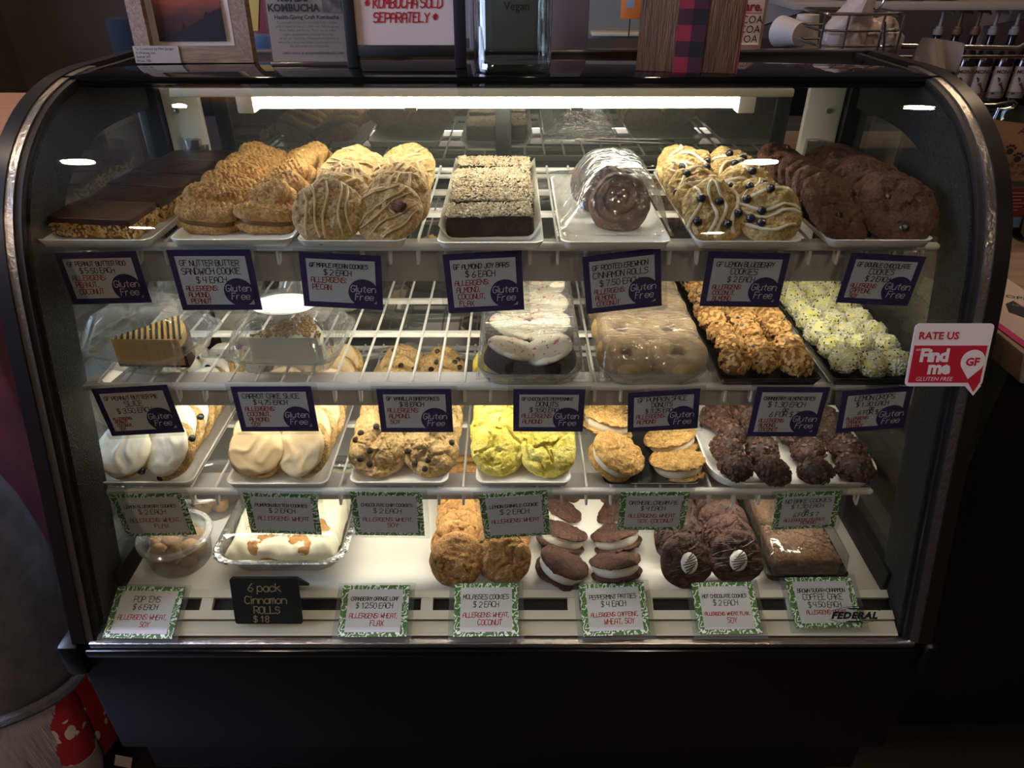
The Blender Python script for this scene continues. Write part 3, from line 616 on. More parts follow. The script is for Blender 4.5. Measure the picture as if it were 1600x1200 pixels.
def pfn(u, v):
    x = pm+.004+(pq-pm-.008)*u; e = max(0, abs(u-.5)-.4)/.1
    return (x, .888+.34*v, ZP1+.0048+.02*e+.003*nz(u*4, v*9, 2)*e)
tag(link('parchment_sheet', B().grid(24, 24, pfn).mesh('parchment_sheet', pbr('parchment', '#E4DDCF', .7))), 'cream parchment sheet turned up beside the coconut bars', 'parchment')
# peanut sandwich cookies ------------------------------------------------------
PB = pbr('peanut_dough', '#BB8C52', .75, col2='#D0A366', nscale=70, bump=.7, bscale=420, vary=.1, crumb=0.42); PBF = pbr('peanut_filling', '#7A5230', .6)
def peanut(sd):
    b, top = cookie(.045, .016, sd, lump=.0012, ls=60, fine=.0009, fs=230, edge=.03)
    vs = []
    for x, y, z in b.v:
        k = 1
        if z > .006: z += .0011*math.sin(x*900+y*250)*(1 if abs(x) < .04 else 0)
        vs.append((x, y*(.64-.08*math.exp(-(x/.015)**2)), z))
    b.v = vs; return b.mesh('cookie', PB)
pbm = [peanut(k) for k in range(3)]
pfm = B().loft([[(x*1.0, y, z) for x, y, z in rr3(.074*k, .046*k, .022, z)] for z, k in ((0, .96), (.002, 1), (.007, 1), (.009, .96))]).mesh('filling', PBF)
def sandwich(label, loc, M, k):
    t = thing('sandwich_cookie', label, 'sandwich cookie', loc, M.to_euler(), 'peanut butter sandwich cookies')
    link('cookie', pbm[k % 3], t, (0, 0, .012), (math.pi, 0, 0)); link('filling', pfm, t, (0, 0, .0105)); link('cookie', pbm[(k+1) % 3], t, (0, 0, .018))
for sd, cx_, nm in ((-1, 318, 'left'), (1, 411, 'right')):
    c = on_z(cx_, 374, ZP1)
    sandwich(f'peanut butter sandwich cookie lying flat at the front of the {nm} row', (c.x, c.y+.03, ZP1+.004), Matrix.Rotation(math.radians(4*sd), 3, 'Z') @ Matrix.Rotation(math.radians(5), 3, 'Y' ), 0 if sd < 0 else 1)
    for i in range(5):
        y = c.y+.07+i*.055; M = Matrix.Rotation(math.radians(-10*sd), 3, 'Z') @ Matrix.Rotation(math.radians(-22*sd+rng.uniform(-5, 5)), 3, 'Y') @ Matrix.Rotation(math.radians(38+rng.uniform(-5, 5)), 3, 'X')
        sandwich(f'peanut butter sandwich cookie leaning back, {ORD[i+1]} from front in the {nm} row', (c.x, y, ZP1+.017), M, i)
# maple pecan cookies -----------------------------------------------------------
MAP = pbr('maple_dough', '#B08D5C', .7, col2='#C7A673', nscale=45, bump=.6, bscale=260, vary=.07, crumb=0.42); GLZ = pbr('maple_glaze', '#C4A579', .42, vary=.05); PEC = pbr('pecan', '#6B3A22', .5, col2='#8A5230', nscale=200, bump=.5, bscale=300)
mv = []
for sd in range(4):
    b, top = cookie(.047, .014, sd+20, lump=.0022, ls=45, crack=.0015, cs=38, edge=.06)
    mv.append(dict(mesh=b.mesh('pecan_cookie', MAP), kids=[('glaze_drizzle', drizzle(top, .045, 5, sd, .0019, .4+sd*.9, .0025).mesh('glaze_drizzle', GLZ), (0, 0, 0), (0, 0, 0))]))
    if sd == 1:
        pc = B()
        for q in range(-3, 4): ell(pc, (0, q*.0021, .002-abs(q)*.0006), (.013-abs(q)*.0011, .0014, .0035), 8, 5)
        mv[-1]['kids'].append(('pecan', pc.mesh('pecan', PEC), (.012, .012, top(.012, .012)+.002), (0, 0, .3)))
row([mv[0], mv[2], mv[3]], 'pecan_cookie', 'maple glazed pecan cookie', 'left', 'maple pecan cookies', 510, 382, ZP1+.004, 6, 1.06, 42, .045, yaw=6)
fr_ = row([mv[1], mv[3], mv[0]], 'pecan_cookie', 'maple glazed pecan cookie', 'right', 'maple pecan cookies', 605, 382, ZP1+.004, 6, 1.08, 42, .045, yaw=-4)
# lemon blueberry, top shelf --------------------------------------------------------
LB = pbr('lemon_dough', '#BF9C63', .72, col2='#D6B67E', nscale=60, bump=.8, bscale=300, vary=.06, crumb=0.42); ICE = pbr('white_glaze', '#DCCDB2', .35); BLUE = pbr('blueberry', '#1B1B26', .25, col2='#2A2A3A', nscale=80)
bm_ = sphere_mesh('blueberry', (.0058, .0058, .005), BLUE, 12, 7, .12)
bv = []
for sd in range(4):
    b, top = cookie(.043, .016, sd+40, lump=.0032, ls=50, crack=.001, cs=45, edge=.09, fine=.001)
    bv.append(dict(mesh=b.mesh('blueberry_cookie', LB), kids=[('glaze_drizzle', drizzle(top, .041, 4, sd+3, .0027, .9+sd*.7, .006, .6).mesh('glaze_drizzle', ICE), (0, 0, 0), (0, 0, 0))]+[('blueberry', bm_, p, (0, 0, i)) for i, p in enumerate(berries(top, .043, 5, sd+3, .0058))]))
row(bv, 'blueberry_cookie', 'glazed blueberry cookie', 'left', 'glazed blueberry cookies', 1118, 377, ZP1+.004, 6, 1.08, 45, .040, yaw=8)
row([bv[2], bv[0], bv[3], bv[1]], 'blueberry_cookie', 'glazed blueberry cookie', 'right', 'glazed blueberry cookies', 1203, 381, ZP1+.004, 6, 1.06, 43, .041, yaw=-5)
# double chocolate --------------------------------------------------------------------
DC = pbr('chocolate_dough', '#5A382A', .78, col2='#6E4836', nscale=50, bump=.7, bscale=300, vary=.08, crumb=0.42); CHIP = pbr('chocolate_chip', '#2B1B14', .35)
dv = []
for sd in range(4):
    b, top = cookie(.052, .014, sd+60, lump=.002, ls=40, crack=.0022, cs=40, edge=.06)
    dv.append(dict(mesh=b.mesh('chocolate_cookie', DC), kids=[('chocolate_chip', sphere_mesh('chocolate_chip', (.0062, .0062, .0025), CHIP, 10, 6), p, (0, 0, 0)) for p in berries(top, .05, 2, sd, .006, .0, .3)]))
row(dv, 'chocolate_cookie', 'double chocolate cookie', 'left', 'double chocolate cookies', 1309, 379, ZP1+.004, 7, 1.09, 42, .049, dth=-6, yaw=34, jit=.6)
row([dv[1], dv[2], dv[3], dv[0]], 'chocolate_cookie', 'double chocolate cookie', 'right', 'double chocolate cookies', 1413, 380, ZP1+.004, 8, 1.08, 38, .052, dth=-9, yaw=-6, jit=.6)
# iced cookies, bottom shelf ----------------------------------------------------------------
DOU = pbr('pale_dough', '#BE9A60', .75, col2='#D2B078', nscale=60, bump=.8, bscale=300, crumb=0.42); WI = pbr('white_icing', '#E3DCCB', .42, bump=.15, bscale=60); TI = pbr('tan_icing', '#CFB68E', .45, bump=.18, bscale=60)
def iced(dough, icing, sd, name):
    b, top = cookie(.045, .017, sd, lump=.002, ls=45, crack=.002, cs=45, edge=.05)
    ib, it = cookie(.0425, .006, sd+.3, lump=.0012, ls=26, fine=.0001, edge=.05, p=5, nr=24)
    ib.v = [(x, y, z+(.0022*abs(math.sin(60*(x*math.cos(sd)+y*math.sin(sd))+4*noise.noise(Vector((x*30, y*30, sd)))))**4 if math.hypot(x, y) < .04 else 0)) for x, y, z in ib.v]
    return dict(mesh=b.mesh(name, dough), kids=[('icing', ib.mesh('icing', icing, ang=80), (0, 0, .0145), (0, 0, 0))]+([('blueberry', bm_, (math.cos(q)*.043, math.sin(q)*.043, .008), (0, 0, 0)) for q in (1.2, 3.4, 5.3)] if name == 'iced_cookie' and icing is WI else []))
iv = [iced(DOU, WI, s+80, 'iced_cookie') for s in range(3)]; tv = [iced(DOU, TI, s+90, 'iced_cookie') for s in range(3)]
row(iv, 'iced_cookie', 'white iced blueberry cookie', 'left', 'white iced cookies', 195, 750, ZP3+.004, 7, 1.08, 42, .045, yaw=-4)
row([iv[1], iv[2], iv[0]], 'iced_cookie', 'white iced blueberry cookie', 'right', 'white iced cookies', 268, 750, ZP3+.004, 7, 1.08, 44, .045, yaw=-30)
row(tv, 'iced_cookie', 'tan pumpkin iced cookie', 'left', 'tan iced cookies', 400, 750, ZP3+.004, 7, 1.08, 42, .046, yaw=5)
row([tv[1], tv[2], tv[0]], 'iced_cookie', 'tan pumpkin iced cookie', 'right', 'tan iced cookies', 477, 749, ZP3+.004, 7, 1.08, 44, .045, yaw=-24)
CC = pbr('chip_dough', '#B49361', .72, col2='#C9A874', nscale=45, bump=.6, bscale=250, vary=.05, crumb=0.42)
chm = sphere_mesh('chocolate_chip', (.0052, .0052, .0032), CHIP, 10, 6)
kv = []
for sd in range(3):
    b, top = cookie(.045, .017, sd+110, lump=.0042, ls=48, crack=.0018, cs=40, edge=.09, fine=.0008)
    kv.append(dict(mesh=b.mesh('chip_cookie', CC), kids=[('chocolate_chip', chm, p, (0, 0, 0)) for p in berries(top, .045, 6, sd+5, .0052, .0, .5, .85)]))
row(kv, 'chip_cookie', 'chocolate chip cookie', 'left', 'chocolate chip cookies', 590, 749, ZP3+.004, 7, 1.08, 42, .045, yaw=4)
row([kv[1], kv[2], kv[0]], 'chip_cookie', 'chocolate chip cookie', 'right', 'chocolate chip cookies', 672, 748, ZP3+.004, 7, 1.08, 42, .045, yaw=-6)
LC = pbr('lemon_crinkle', '#D9C552', .75, col2='#E6D876', nscale=40, bump=.5, bscale=280, vary=.04, crumb=0.22)
lv = []
for sd in range(3):
    b, top = cookie(.044, .018, sd+130, lump=.0016, ls=36, crack=.0036, cs=27, edge=.06, fine=.0006, nr=18, ns=56)
    lv.append(dict(mesh=b.mesh('lemon_cookie', LC)))
row(lv, 'lemon_cookie', 'yellow lemon crinkle cookie', 'left', 'lemon crinkle cookies', 777, 747, ZP3+.004, 7, 1.08, 46, .044, yaw=6)
row([lv[1], lv[2], lv[0]], 'lemon_cookie', 'yellow lemon crinkle cookie', 'right', 'lemon crinkle cookies', 857, 747, ZP3+.004, 7, 1.08, 44, .044, yaw=-6)
# cream sandwiches ---------------------------------------------------------------------------------
OAT = pbr('oatmeal_dough', '#B08748', .75, col2='#C9A263', nscale=90, bump=.8, bscale=260, vary=.05, crumb=0.42); CRE = pbr('cream_filling', '#E4D9C2', .5, bump=.3, bscale=120)
COCOA = pbr('cocoa_dough', '#472C22', .8, col2='#573629', nscale=60, bump=.7, bscale=300, vary=.06, crumb=0.42); WCRE = pbr('white_cream', '#DEDACC', .5, bump=.3, bscale=120)
def filling(R, T, sd, mat):
    return B().loft([[(math.cos(a)*R*k*(1+.05*nz(math.cos(a)*2, math.sin(a)*2, sd)), math.sin(a)*R*k*(1+.05*nz(math.cos(a)*2, math.sin(a)*2, sd)), z*T) for a in [2*math.pi*q/36 for q in range(36)]] for k, z in ((.94, 0), (1, .2), (1.02, .5), (.99, .8), (.93, 1))]).mesh('filling', mat)
def sandv(R, T, TF, sd, mat, fm, **kw):
    return dict(c=[cookie(R, T, sd+k, **kw)[0].mesh('cookie', mat) for k in (0, .5)], f=filling(R*.87, TF, sd, fm), T=T, TF=TF)
ov = [sandv(.043, .010, .015, s+150, OAT, CRE, lump=.0014, ls=60, fine=.0012, fs=150, edge=.03) for s in range(2)]
pv = [sandv(.041, .010, .016, s+170, COCOA, WCRE, lump=.0014, ls=50, crack=.0016, cs=42, edge=.04) for s in range(2)]
def csand(v, name, label, group, px, py, yc, rx, ry, rz=0):
    c = on_y(px, py, yc); M = Matrix.Rotation(math.radians(rz), 3, 'Z') @ Matrix.Rotation(math.radians(rx), 3, 'X') @ Matrix.Rotation(math.radians(ry), 3, 'Y')
    t = thing(name, label, 'sandwich cookie', c, M.to_euler(), group); T, TF = v['T'], v['TF']
    link('cookie', v['c'][0], t, (0, 0, -TF/2), (math.pi, 0, 0)); link('filling', v['f'], t, (0, 0, -TF/2)); link('cookie', v['c'][1], t, (0, 0, TF/2-.001))
for i, (px, py, y, rx, ry, lab) in enumerate(((963, 714, .865, 8, 22, 'at the front left, tilted'), (1058, 727, .868, -16, -6, 'lying at the front right'), (950, 660, .945, -18, 12, 'behind the front left one'), (1048, 690, .925, -16, -16, 'propped behind the front right one'), (948, 640, 1.03, 16, 14, 'furthest back on the left'), (1040, 648, 1.0, 16, -10, 'furthest back on the right'))):
    csand(ov[i % 2], 'cream_pie', f'oatmeal cream pie {lab} on the black tray', 'oatmeal cream pies', px, py, y, rx, ry)
for i, (px, py, y, rx, ry, lab) in enumerate(((878, 886, .795, -12, 22, 'frontmost in the left column'), (962, 884, .80, -28, -7, 'frontmost in the right column'), (878, 838, .86, -26, 16, 'second in the left column'), (963, 840, .86, -28, -14, 'second in the right column'), (872, 800, .93, -16, 28, 'third in the left column'), (966, 803, .93, -20, -28, 'third in the right column'), (880, 770, 1.0, -10, 24, 'fourth in the left column'), (950, 772, 1.0, -12, -24, 'fourth in the right column'))):
    csand(pv[i % 2], 'cream_patty', f'chocolate cream sandwich cookie, {lab} on the deck', 'chocolate cream sandwich cookies', px, py, y, rx, ry)
# molasses, hot chocolate ---------------------------------------------------------------------------
MO = pbr('molasses_dough', '#A2743F', .75, col2='#B88A52', nscale=60, bump=.6, bscale=500, col3='#D8BB8C', n3=700, vary=.06, crumb=0.42)
ov2 = []
for sd in range(3):
    b, top = cookie(.041, .014, sd+190, lump=.0018, ls=36, crack=.0026, cs=34, edge=.035, nr=16, ns=50); ov2.append(dict(mesh=b.mesh('molasses_cookie', MO)))
row(ov2, 'molasses_cookie', 'sugared molasses cookie', 'left', 'molasses cookies', 713, 916, ZD+.003, 8, .97, 44, .041, yaw=3, jit=.5)
row([ov2[1], ov2[2], ov2[0]], 'molasses_cookie', 'sugared molasses cookie', 'right', 'molasses cookies', 789, 914, ZD+.003, 4, .85, 44, .041, yaw=-3, jit=.5)
HC = pbr('hot_cocoa_dough', '#402720', .75, col2='#4E3127', nscale=60, bump=.6, bscale=300, vary=.06, crumb=0.42); MSH = pbr('marshmallow', '#D9D5CC', .5); CDR = pbr('chocolate_drizzle', '#24150F', .3)
hv = []
mm = sphere_mesh('marshmallow', (.0135, .0165, .008), MSH, 18, 10); mt = lambda x, y: .008*max(.02, 1-(x/.0135)**2-(y/.0165)**2)**.5
md = B()
for q in range(-3, 4):
    md.tube([(u*.011*(1-abs(q)/4.5), q*.0038+u*.004, mt(u*.011*(1-abs(q)/4.5), q*.0038+u*.004)+.0002) for u in (-1, -.5, 0, .5, 1)], .0008, 5)
md = md.mesh('chocolate_drizzle', CDR)
for sd in range(3):
    b, top = cookie(.042, .013, sd+210, lump=.0022, ls=44, crack=.002, cs=44, edge=.05)
    hv.append(dict(mesh=b.mesh('cocoa_cookie', HC), top=top, kids=[('chocolate_drizzle', drizzle(top, .04, 9, sd+9, .0009, .2+sd*.4, .002).mesh('chocolate_drizzle', CDR), (0, 0, 0), (0, 0, 0))]))
hf = [dict(mesh=h['mesh'], kids=[]) for h in hv]
def hot(side, px, py, n, yend, yaw):
    R = row(hv, 'cocoa_cookie', 'drizzled hot chocolate cookie', side, 'hot chocolate cookies', px, py, ZD+.003, n, yend, 48, .042, yaw=yaw, roll=.01)
    m = link('marshmallow', mm, R[0], (0, -.004, hv[0]['top'](0, -.004)+.002), (0, 0, -.25)); m['label'] = 'drizzled white marshmallow'; link('chocolate_drizzle', md, m)
hot('left', 1073, 919, 5, .94, 10); hot('right', 1151, 913, 7, .99, -6)
# oat clusters and bites -----------------------------------------------------------------------------
def ball(R, sd, mats, pieces, n, squash=.85, lump=.12):
    b = B(); ell(b, (0, 0, 0), (R, R, R*squash), 16, 10); so = Vector((sd*5.1, 0, 0))
    b.v = [tuple(Vector(v)*(1+lump*noise.noise(Vector(v)*1.6/R+so))) for v in b.v]
    r = random.Random(sd); s2 = B()
    for i in range(n):
        a, z = r.uniform(0, 6.283), r.uniform(-.5, 1); q = math.sqrt(1-z*z); d = Vector((math.cos(a)*q, math.sin(a)*q, z)); p = Vector((d.x*R, d.y*R, d.z*R*squash)); p *= 1+lump*noise.noise(p*1.6/R+so)
        nn = (d+Vector((r.uniform(-.6, .6), r.uniform(-.6, .6), r.uniform(-.6, .6)))*.8).normalized(); s2.cm = 0 if r.random() < mats[2] else 1; pieces(s2, p, nn, r)
    return b.mesh('body', mats[0]), s2.mesh('coating', mats[1])
OATF = pbr('golden_oats', '#B98B4C', .6, col2='#D6AE70', nscale=110, vary=.1); OATB = pbr('oat_base', '#8A5F30', .7); CRAN = pbr('dark_cranberry', '#2B1A20', .35)
NBO = pbr('cocoa_oats', '#4A2F24', .6, col2='#5C3C2E', nscale=110, vary=.1); NBB = pbr('cocoa_base', '#2E1C15', .7)
def oat(b, c, n, r): ell(b, c, (.0048*r.uniform(.8, 1.2), .0032, .0012), 6, 3, align(n, r.uniform(0, 6.28)))
def coarse(b, c, n, r): ell(b, c, (.0042*r.uniform(.7, 1.3), .0032, .0022), 5, 3, align(n, r.uniform(0, 6.28)))
av = [ball(.0215, k, (OATB, [OATF, CRAN], .95), oat, 130) for k in range(3)]
nv = [ball(.026, k+10, (NBB, [NBO, NBB], .9), coarse, 170, .72, .3) for k in range(3)]
CW = pbr('white_coconut', '#DAD6BE', .7, col2='#E8E6D2', nscale=200); CY = pbr('lemon_body', '#CFC765', .7, col2='#DDD9A0', nscale=70); SEED = pbr('black_seed', '#17161A', .4)
def lshred(b, c, n, r):
    if b.cm: ell(b, c, (.0018, .0012, .0010), 5, 3, align(n, r.uniform(0, 6.28)))
    else: shred(b, c, n, r, .0075)
dl = [ball(.0205, k+20, (CY, [CW, SEED], .8), lshred, 230, .9, .06) for k in range(3)]
def bite(v, name, cat, label, group, loc):
    o = tag(link(name, v[0], None, loc, (rng.uniform(-.3, .3), rng.uniform(-.3, .3), rng.uniform(0, 6.28)), rng.uniform(.93, 1.06)), label, cat, group)
    c = link('coating', v[1], o); c['kind'] = 'stuff'
def tray(label, pxl, pxr, py, yb, z):
    a, b = on_z(pxl, py, z+.008), on_z(pxr, py, z+.008); w, d = b.x-a.x, yb-a.y
    o = tag(link('black_tray', plate_mesh(w, d, .014, BLKT, .006), None, ((a.x+b.x)/2, a.y+d/2, z)), label, 'tray', 'black trays'); return a.x, b.x, a.y
for lab, pxl, pxr, py, v, name, cat, desc, grp, R in (('black tray holding the golden oat bites', 1124, 1284, 598, av, 'oat_bite', 'oat bite', 'golden oat almond bite', 'oat almond bites', .0215),
                                      ('black tray holding the lemon coconut balls', 1300, 1440, 598, dl, 'lemon_ball', 'lemon ball', 'speckled lemon coconut ball', 'lemon coconut balls', .0205)):
    xa_, xb_, ya = tray(lab, pxl, pxr, py, 1.245, ZP2); m = (xb_-xa_)/2
    for r_ in range(8):
        for c_ in range(3):
            x = (xa_+xb_)/2+(c_-1)*(m*.6)+rng.uniform(-.004, .004); y = ya+.03+r_*.0435+rng.uniform(-.005, .005)
            bite(v[(r_*3+c_) % 3 if rng.random() < .7 else rng.randrange(3)], name, cat, f'{desc}, {("front" if r_ == 0 else ORD[r_])} row{" from front" if r_ else ""}, {("left", "middle", "right")[c_]} column', grp, (x, y, ZP2+.0045+R*.85+rng.uniform(-.001, .003)))
nb = [[(1150,728),(1208,736),(1274,736),(1338,732)], [(1136,700),(1192,703),(1262,704),(1325,702)], [(1140,674),(1178,670),(1240,680),(1300,676)], [(1118,650),(1160,645),(1230,650),(1290,655)]]
for r_, L_ in enumerate(nb):
    for c_, (px, py) in enumerate(L_):
        bite(nv[(r_+c_*2) % 3], 'oat_cluster', 'cookie', f'chocolate oat cluster cookie, {("front" if r_ == 0 else ORD[r_])} row{" from front" if r_ else ""}, {("leftmost","second","third","fourth")[c_]} across the platter', 'chocolate oat clusters', on_z(px, py, ZP3+.026))
# ================================================================= WRAPPED AND PACKED PASTRIES
WRAP = clear('cling_film', '#FFFFFF', .16, .1, haze=.06, bump=1.0, bscale=34, power=1.8, stretch=(1, 2.5, 1), edge=.75)
CLAM = clear('clamshell_plastic', '#FAFCFC', .12, .06, haze=.07, bump=.3, bscale=60, power=2.2, edge=.85)
def film(label, x0, x1, y0, y1, z0, hfn, seed, drop=.012):
    def fn(u, v):
        x, y = x0+(x1-x0)*u, y0+(y1-y0)*v; e = min(u, 1-u, v, 1-v)
        k = min(1, e/.09); z = z0+hfn(x, y)*(1-(1-k)**2)+.0022*abs(nz(x*60+y*25, y*30, seed))*k+.002*nz(x*120, y*50, seed+3)*k
        if e < .02: z = z0-drop*.3
        return (x, y, z)
    return tag(link('cling_film', B().grid(56, 60, fn).mesh('cling_film', WRAP, ang=75)), label, 'plastic wrap')
# cinnamon roll under film, top shelf
BUN = pbr('cinnamon_bun', '#4A2D1B', .6, col2='#7A5230', nscale=40, bump=.7, bscale=140)
def bun(sd, R=.042, H=.036):
    b, _ = cookie(R, H, sd, lump=.003, ls=40, edge=.05, p=6); out = []
    for x, y, z in b.v:
        r = math.hypot(x, y); a = math.atan2(y, x)
        if z > H*.6: z -= .0035*max(0, math.cos(2*math.pi*(r/.0125)-a))**3
        out.append((x, y, z))
    b.v = out; return b.mesh('cinnamon_roll', BUN)
cxr = on_z(985, 380, ZP1).x
tag(link('cinnamon_roll', bun(300), None, (cxr-.006, .965, ZP1+.024), (math.radians(52), 0, math.radians(-12))), 'brown cinnamon roll under plastic wrap at the front of its plate', 'cinnamon roll', 'wrapped cinnamon rolls')
tag(link('cinnamon_roll', bun(301), None, (cxr-.03, 1.04, ZP1+.024), (math.radians(40), 0, math.radians(10))), 'brown cinnamon roll under plastic wrap behind the front one', 'cinnamon roll', 'wrapped cinnamon rolls')
xl, xr = on_z(876, 384, ZP1).x, on_z(1050, 384, ZP1).x
film('shiny crumpled plastic wrap over the cinnamon roll plate', xl-.004, xr+.004, .893, 1.2, ZP1+.012, lambda x, y: .074*math.exp(-((x-cxr+.012)/.06)**4)*math.exp(-(max(0, y-1.03)/.09)**2-(max(0, .945-y)/.045)**2), 5)
# peppermint donuts
CAKE = pbr('cocoa_cake', '#2A1B16', .7, bump=.7, bscale=220); PICE = pbr('peppermint_icing', '#E6DFC8', .45, col3='#C25A60', n3=90)
pin = []
for sd in range(3):
    b, top = cookie(.036, .032, sd+320, lump=.001, ls=30, edge=.03, p=7); ib, it = cookie(.0362, .010, sd+320, lump=.0012, ls=40, fine=.0004, edge=.05, p=4)
    cr = B(); r_ = random.Random(sd)
    for q in range(9):
        a, rr = r_.uniform(0, 6.28), r_.uniform(0, .026); x, y = math.cos(a)*rr, math.sin(a)*rr; ell(cr, (x, y, it(x, y)), (r_.uniform(.0012, .003), .0014, .001), 5, 3, align((0, 0, 1), a))
    pin.append((b.mesh('cake', CAKE), ib.mesh('icing', PICE, ang=70), cr.mesh('peppermint_bits', pbr('pink_candy', '#C2454F', .4))))
def tub(label, pxl, pxr, py, yb, z, h=.022):
    a, b = on_z(pxl, py, z+.01), on_z(pxr, py, z+.01); w, d = b.x-a.x, yb-a.y
    L = [rr3(w-2*i, d-2*i, .03, zz, 8) for i, zz in ((.012, 0), (.008, .001), (.001, h-.003), (0, h), (.003, h-.001), (.009, .003))]
    tag(link('clear_tray', B().loft(L).mesh('clear_tray', CLAM, ang=60), None, ((a.x+b.x)/2, a.y+d/2, z)), label, 'tray'); return (a.x+b.x)/2, w, a.y
cx, w, y0 = tub('clear plastic tray under the white iced donuts', 745, 914, 597, 1.2, ZP2)
for r_ in range(5):
    for c_, sd in ((0, -1), (1, 1)):
        k = (r_*2+c_) % 3
        t = thing('iced_donut', f'white iced peppermint donut, {ORD[r_]}{" from front" if r_ else ""} in the {("left", "right")[c_]} column', 'donut', (cx+sd*w*.225, y0+.042+r_*.06, ZP2+.01+.004*r_), (math.radians(-4+6*min(r_, 1)), math.radians(-17*sd), rng.uniform(0, .4)), 'white iced peppermint donuts')
        link('cake', pin[k][0], t); link('icing', pin[k][1], t, (0, 0, .0275)); o = link('peppermint_bits', pin[k][2], t, (0, 0, .0275)); o['kind'] = 'stuff'
film('clear plastic wrap stretched over the white iced donuts', cx-w/2-.001, cx+w/2+.001, y0, 1.2, ZP2+.018, lambda x, y: .042+.006*abs(math.sin((y-y0)*45)), 8)
# pumpkin donuts
PUM = pbr('sugared_donut', '#BE9A66', .75, col2='#D2B07C', nscale=60, bump=.7, bscale=900, col3='#E2CFA8', n3=900, vary=.05)
def torus(R, r, sd):
    return B().loft([[((R+r*math.cos(q))*math.cos(a), (R+r*math.cos(q))*math.sin(a), r*.95*math.sin(q)+.0012*nz(math.cos(a)*3, math.sin(a)*3, sd+q)) for q in [2*math.pi*j/16 for j in range(16)]] for a in [2*math.pi*k/40 for k in range(41)]], cap=False).mesh('sugar_donut', PUM)
tm = [torus(.0262, .0165, k) for k in range(3)]
cx, w, y0 = tub('clear plastic tray under the sugared donuts', 938, 1112, 597, 1.2, ZP2)
for r_ in range(4):
    for c_, sd in ((0, -1), (1, 1)):
        tag(link('sugar_donut', tm[(r_+c_) % 3], None, (cx+sd*w*.24, y0+.047+r_*.073, ZP2+.026), (math.radians(12), math.radians(-5*sd), 0)), f'cinnamon sugar donut, {ORD[r_]}{" from front" if r_ else ""} in the {("left", "right")[c_]} column', 'donut', 'cinnamon sugar donuts')
film('clear plastic wrap stretched over the sugared donuts', cx-w/2-.001, cx+w/2+.001, y0, 1.2, ZP2+.018, lambda x, y: .03+.006*abs(math.sin((y-y0)*40)), 12)
# clamshell boxes with slices
def clamshell(label, cx, cy, yaw, w=.165, d=.15, h=.082):
    t = thing('clamshell_box', label, 'clamshell box', (cx, cy, ZP2), (0, 0, math.radians(yaw)), 'clear clamshell boxes')
    def ridged(ww, dd, r, z, amp):
        P = rr3(ww, dd, r, z, 14); n = len(P); out = []
        for i, (x, y, zz) in enumerate(P):
            k = 1+amp*(1 if (i//2) % 2 else -1)/max(ww, dd)*2; out.append((x*k, y*k, zz))
        return out
    b = B().loft([ridged(w*.72, d*.72, .03, 0, 0), ridged(w*.78, d*.78, .03, .004, .001), ridged(w*.86, d*.86, .03, .026, .002), ridged(w*.9, d*.9, .03, .029, 0), ridged(w, d, .03, .03, 0), ridged(w, d, .03, .0325, 0)], cap=False)
    n = len(rrect(1, 1, .1, 14)); b.f.append(tuple(range(n))[::-1]); b.m.append(0)
    part('tray_base', b, CLAM, t, ang=30)
    b = B().loft([ridged(w, d, .03, .0335, 0), ridged(w*.92, d*.92, .03, .0345, 0), ridged(w*.86, d*.86, .03, .05, .0025), ridged(w*.74, d*.74, .03, h-.008, .0025), ridged(w*.6, d*.6, .03, h, 0)], cap=False)
    b.f.append(tuple(4*n+k for k in range(n))); b.m.append(0)
    part('lid', b, CLAM, t, ang=30)
    part('latch_tab', B().loft([rr3(.05, .02, .008, z, 5) for z in (.031, .0345)]), CLAM, t, (-w*.52, -d*.36, 0))
    return t
def wedge(name, label, cx, cy, yaw, body, topm, bits, crust, L=.098, hw=.046, H=.042, lean=0):
    M = Matrix.Rotation(math.radians(-lean), 3, 'X') @ Matrix.Rotation(math.radians(yaw), 3, 'Z')
    t = thing(name, label, 'cake slice', (cx, cy, ZP2+.0052+.0007*lean), M.to_euler())
    arc = [(L*math.cos(a), L*math.sin(a)) for a in [-.45+.9*k/8 for k in range(9)]]; poly = [(0, 0)]+arc
    b = B().prism(poly, .004, H); b.v = [(x+.0008*nz(x*90, z*90, 1), y+.0012*nz(x*80, z*80, y*80), z) for x, y, z in b.v]
    part('filling', b, body, t, smooth=False)
    part('crust', B().prism([(x*1.0, y*1.0) for x, y in [(0, 0)]+[(x*1.05, y*1.05) for x, y in arc]], 0, .005), crust, t, smooth=False)
    b = B().prism([(x*1.05, y*1.05) for x, y in arc]+[(x*1.0, y*1.0) for x, y in arc[::-1]], .004, H*.8); part('crust', b, crust, t, smooth=False)
    part('topping', B().prism([(x*.99, y*.99) for x, y in poly], H, H+.003), topm, t, smooth=False)
    r = random.Random(label); q = B()
    if bits == 'stripes':
        for k in range(1, 13):
            x = L*k/13; hh = min(x*.43, .04); q.tube([(x+.006*j*0, -hh+2*hh*j/6, H+.0035+.0006*(j % 2)) for j in range(7)], .0021, 5)
        part('chocolate_drizzle', q, CDR, t)
    else:
        for k in range(220):
            x = L*math.sqrt(r.random()); y = x*math.tan(r.uniform(-.44, .44)); ell(q, (x*.97, y, H+.004+r.uniform(0, .003)), (.003, .0022, .0018), 5, 3, align((r.uniform(-1, 1), r.uniform(-1, 1), 1.5), r.uniform(0, 6)))
        o = part('chopped_nuts', q, pbr('chopped_nuts', '#A57A42', .6, col2='#C79C60', nscale=150), t); o['kind'] = 'stuff'
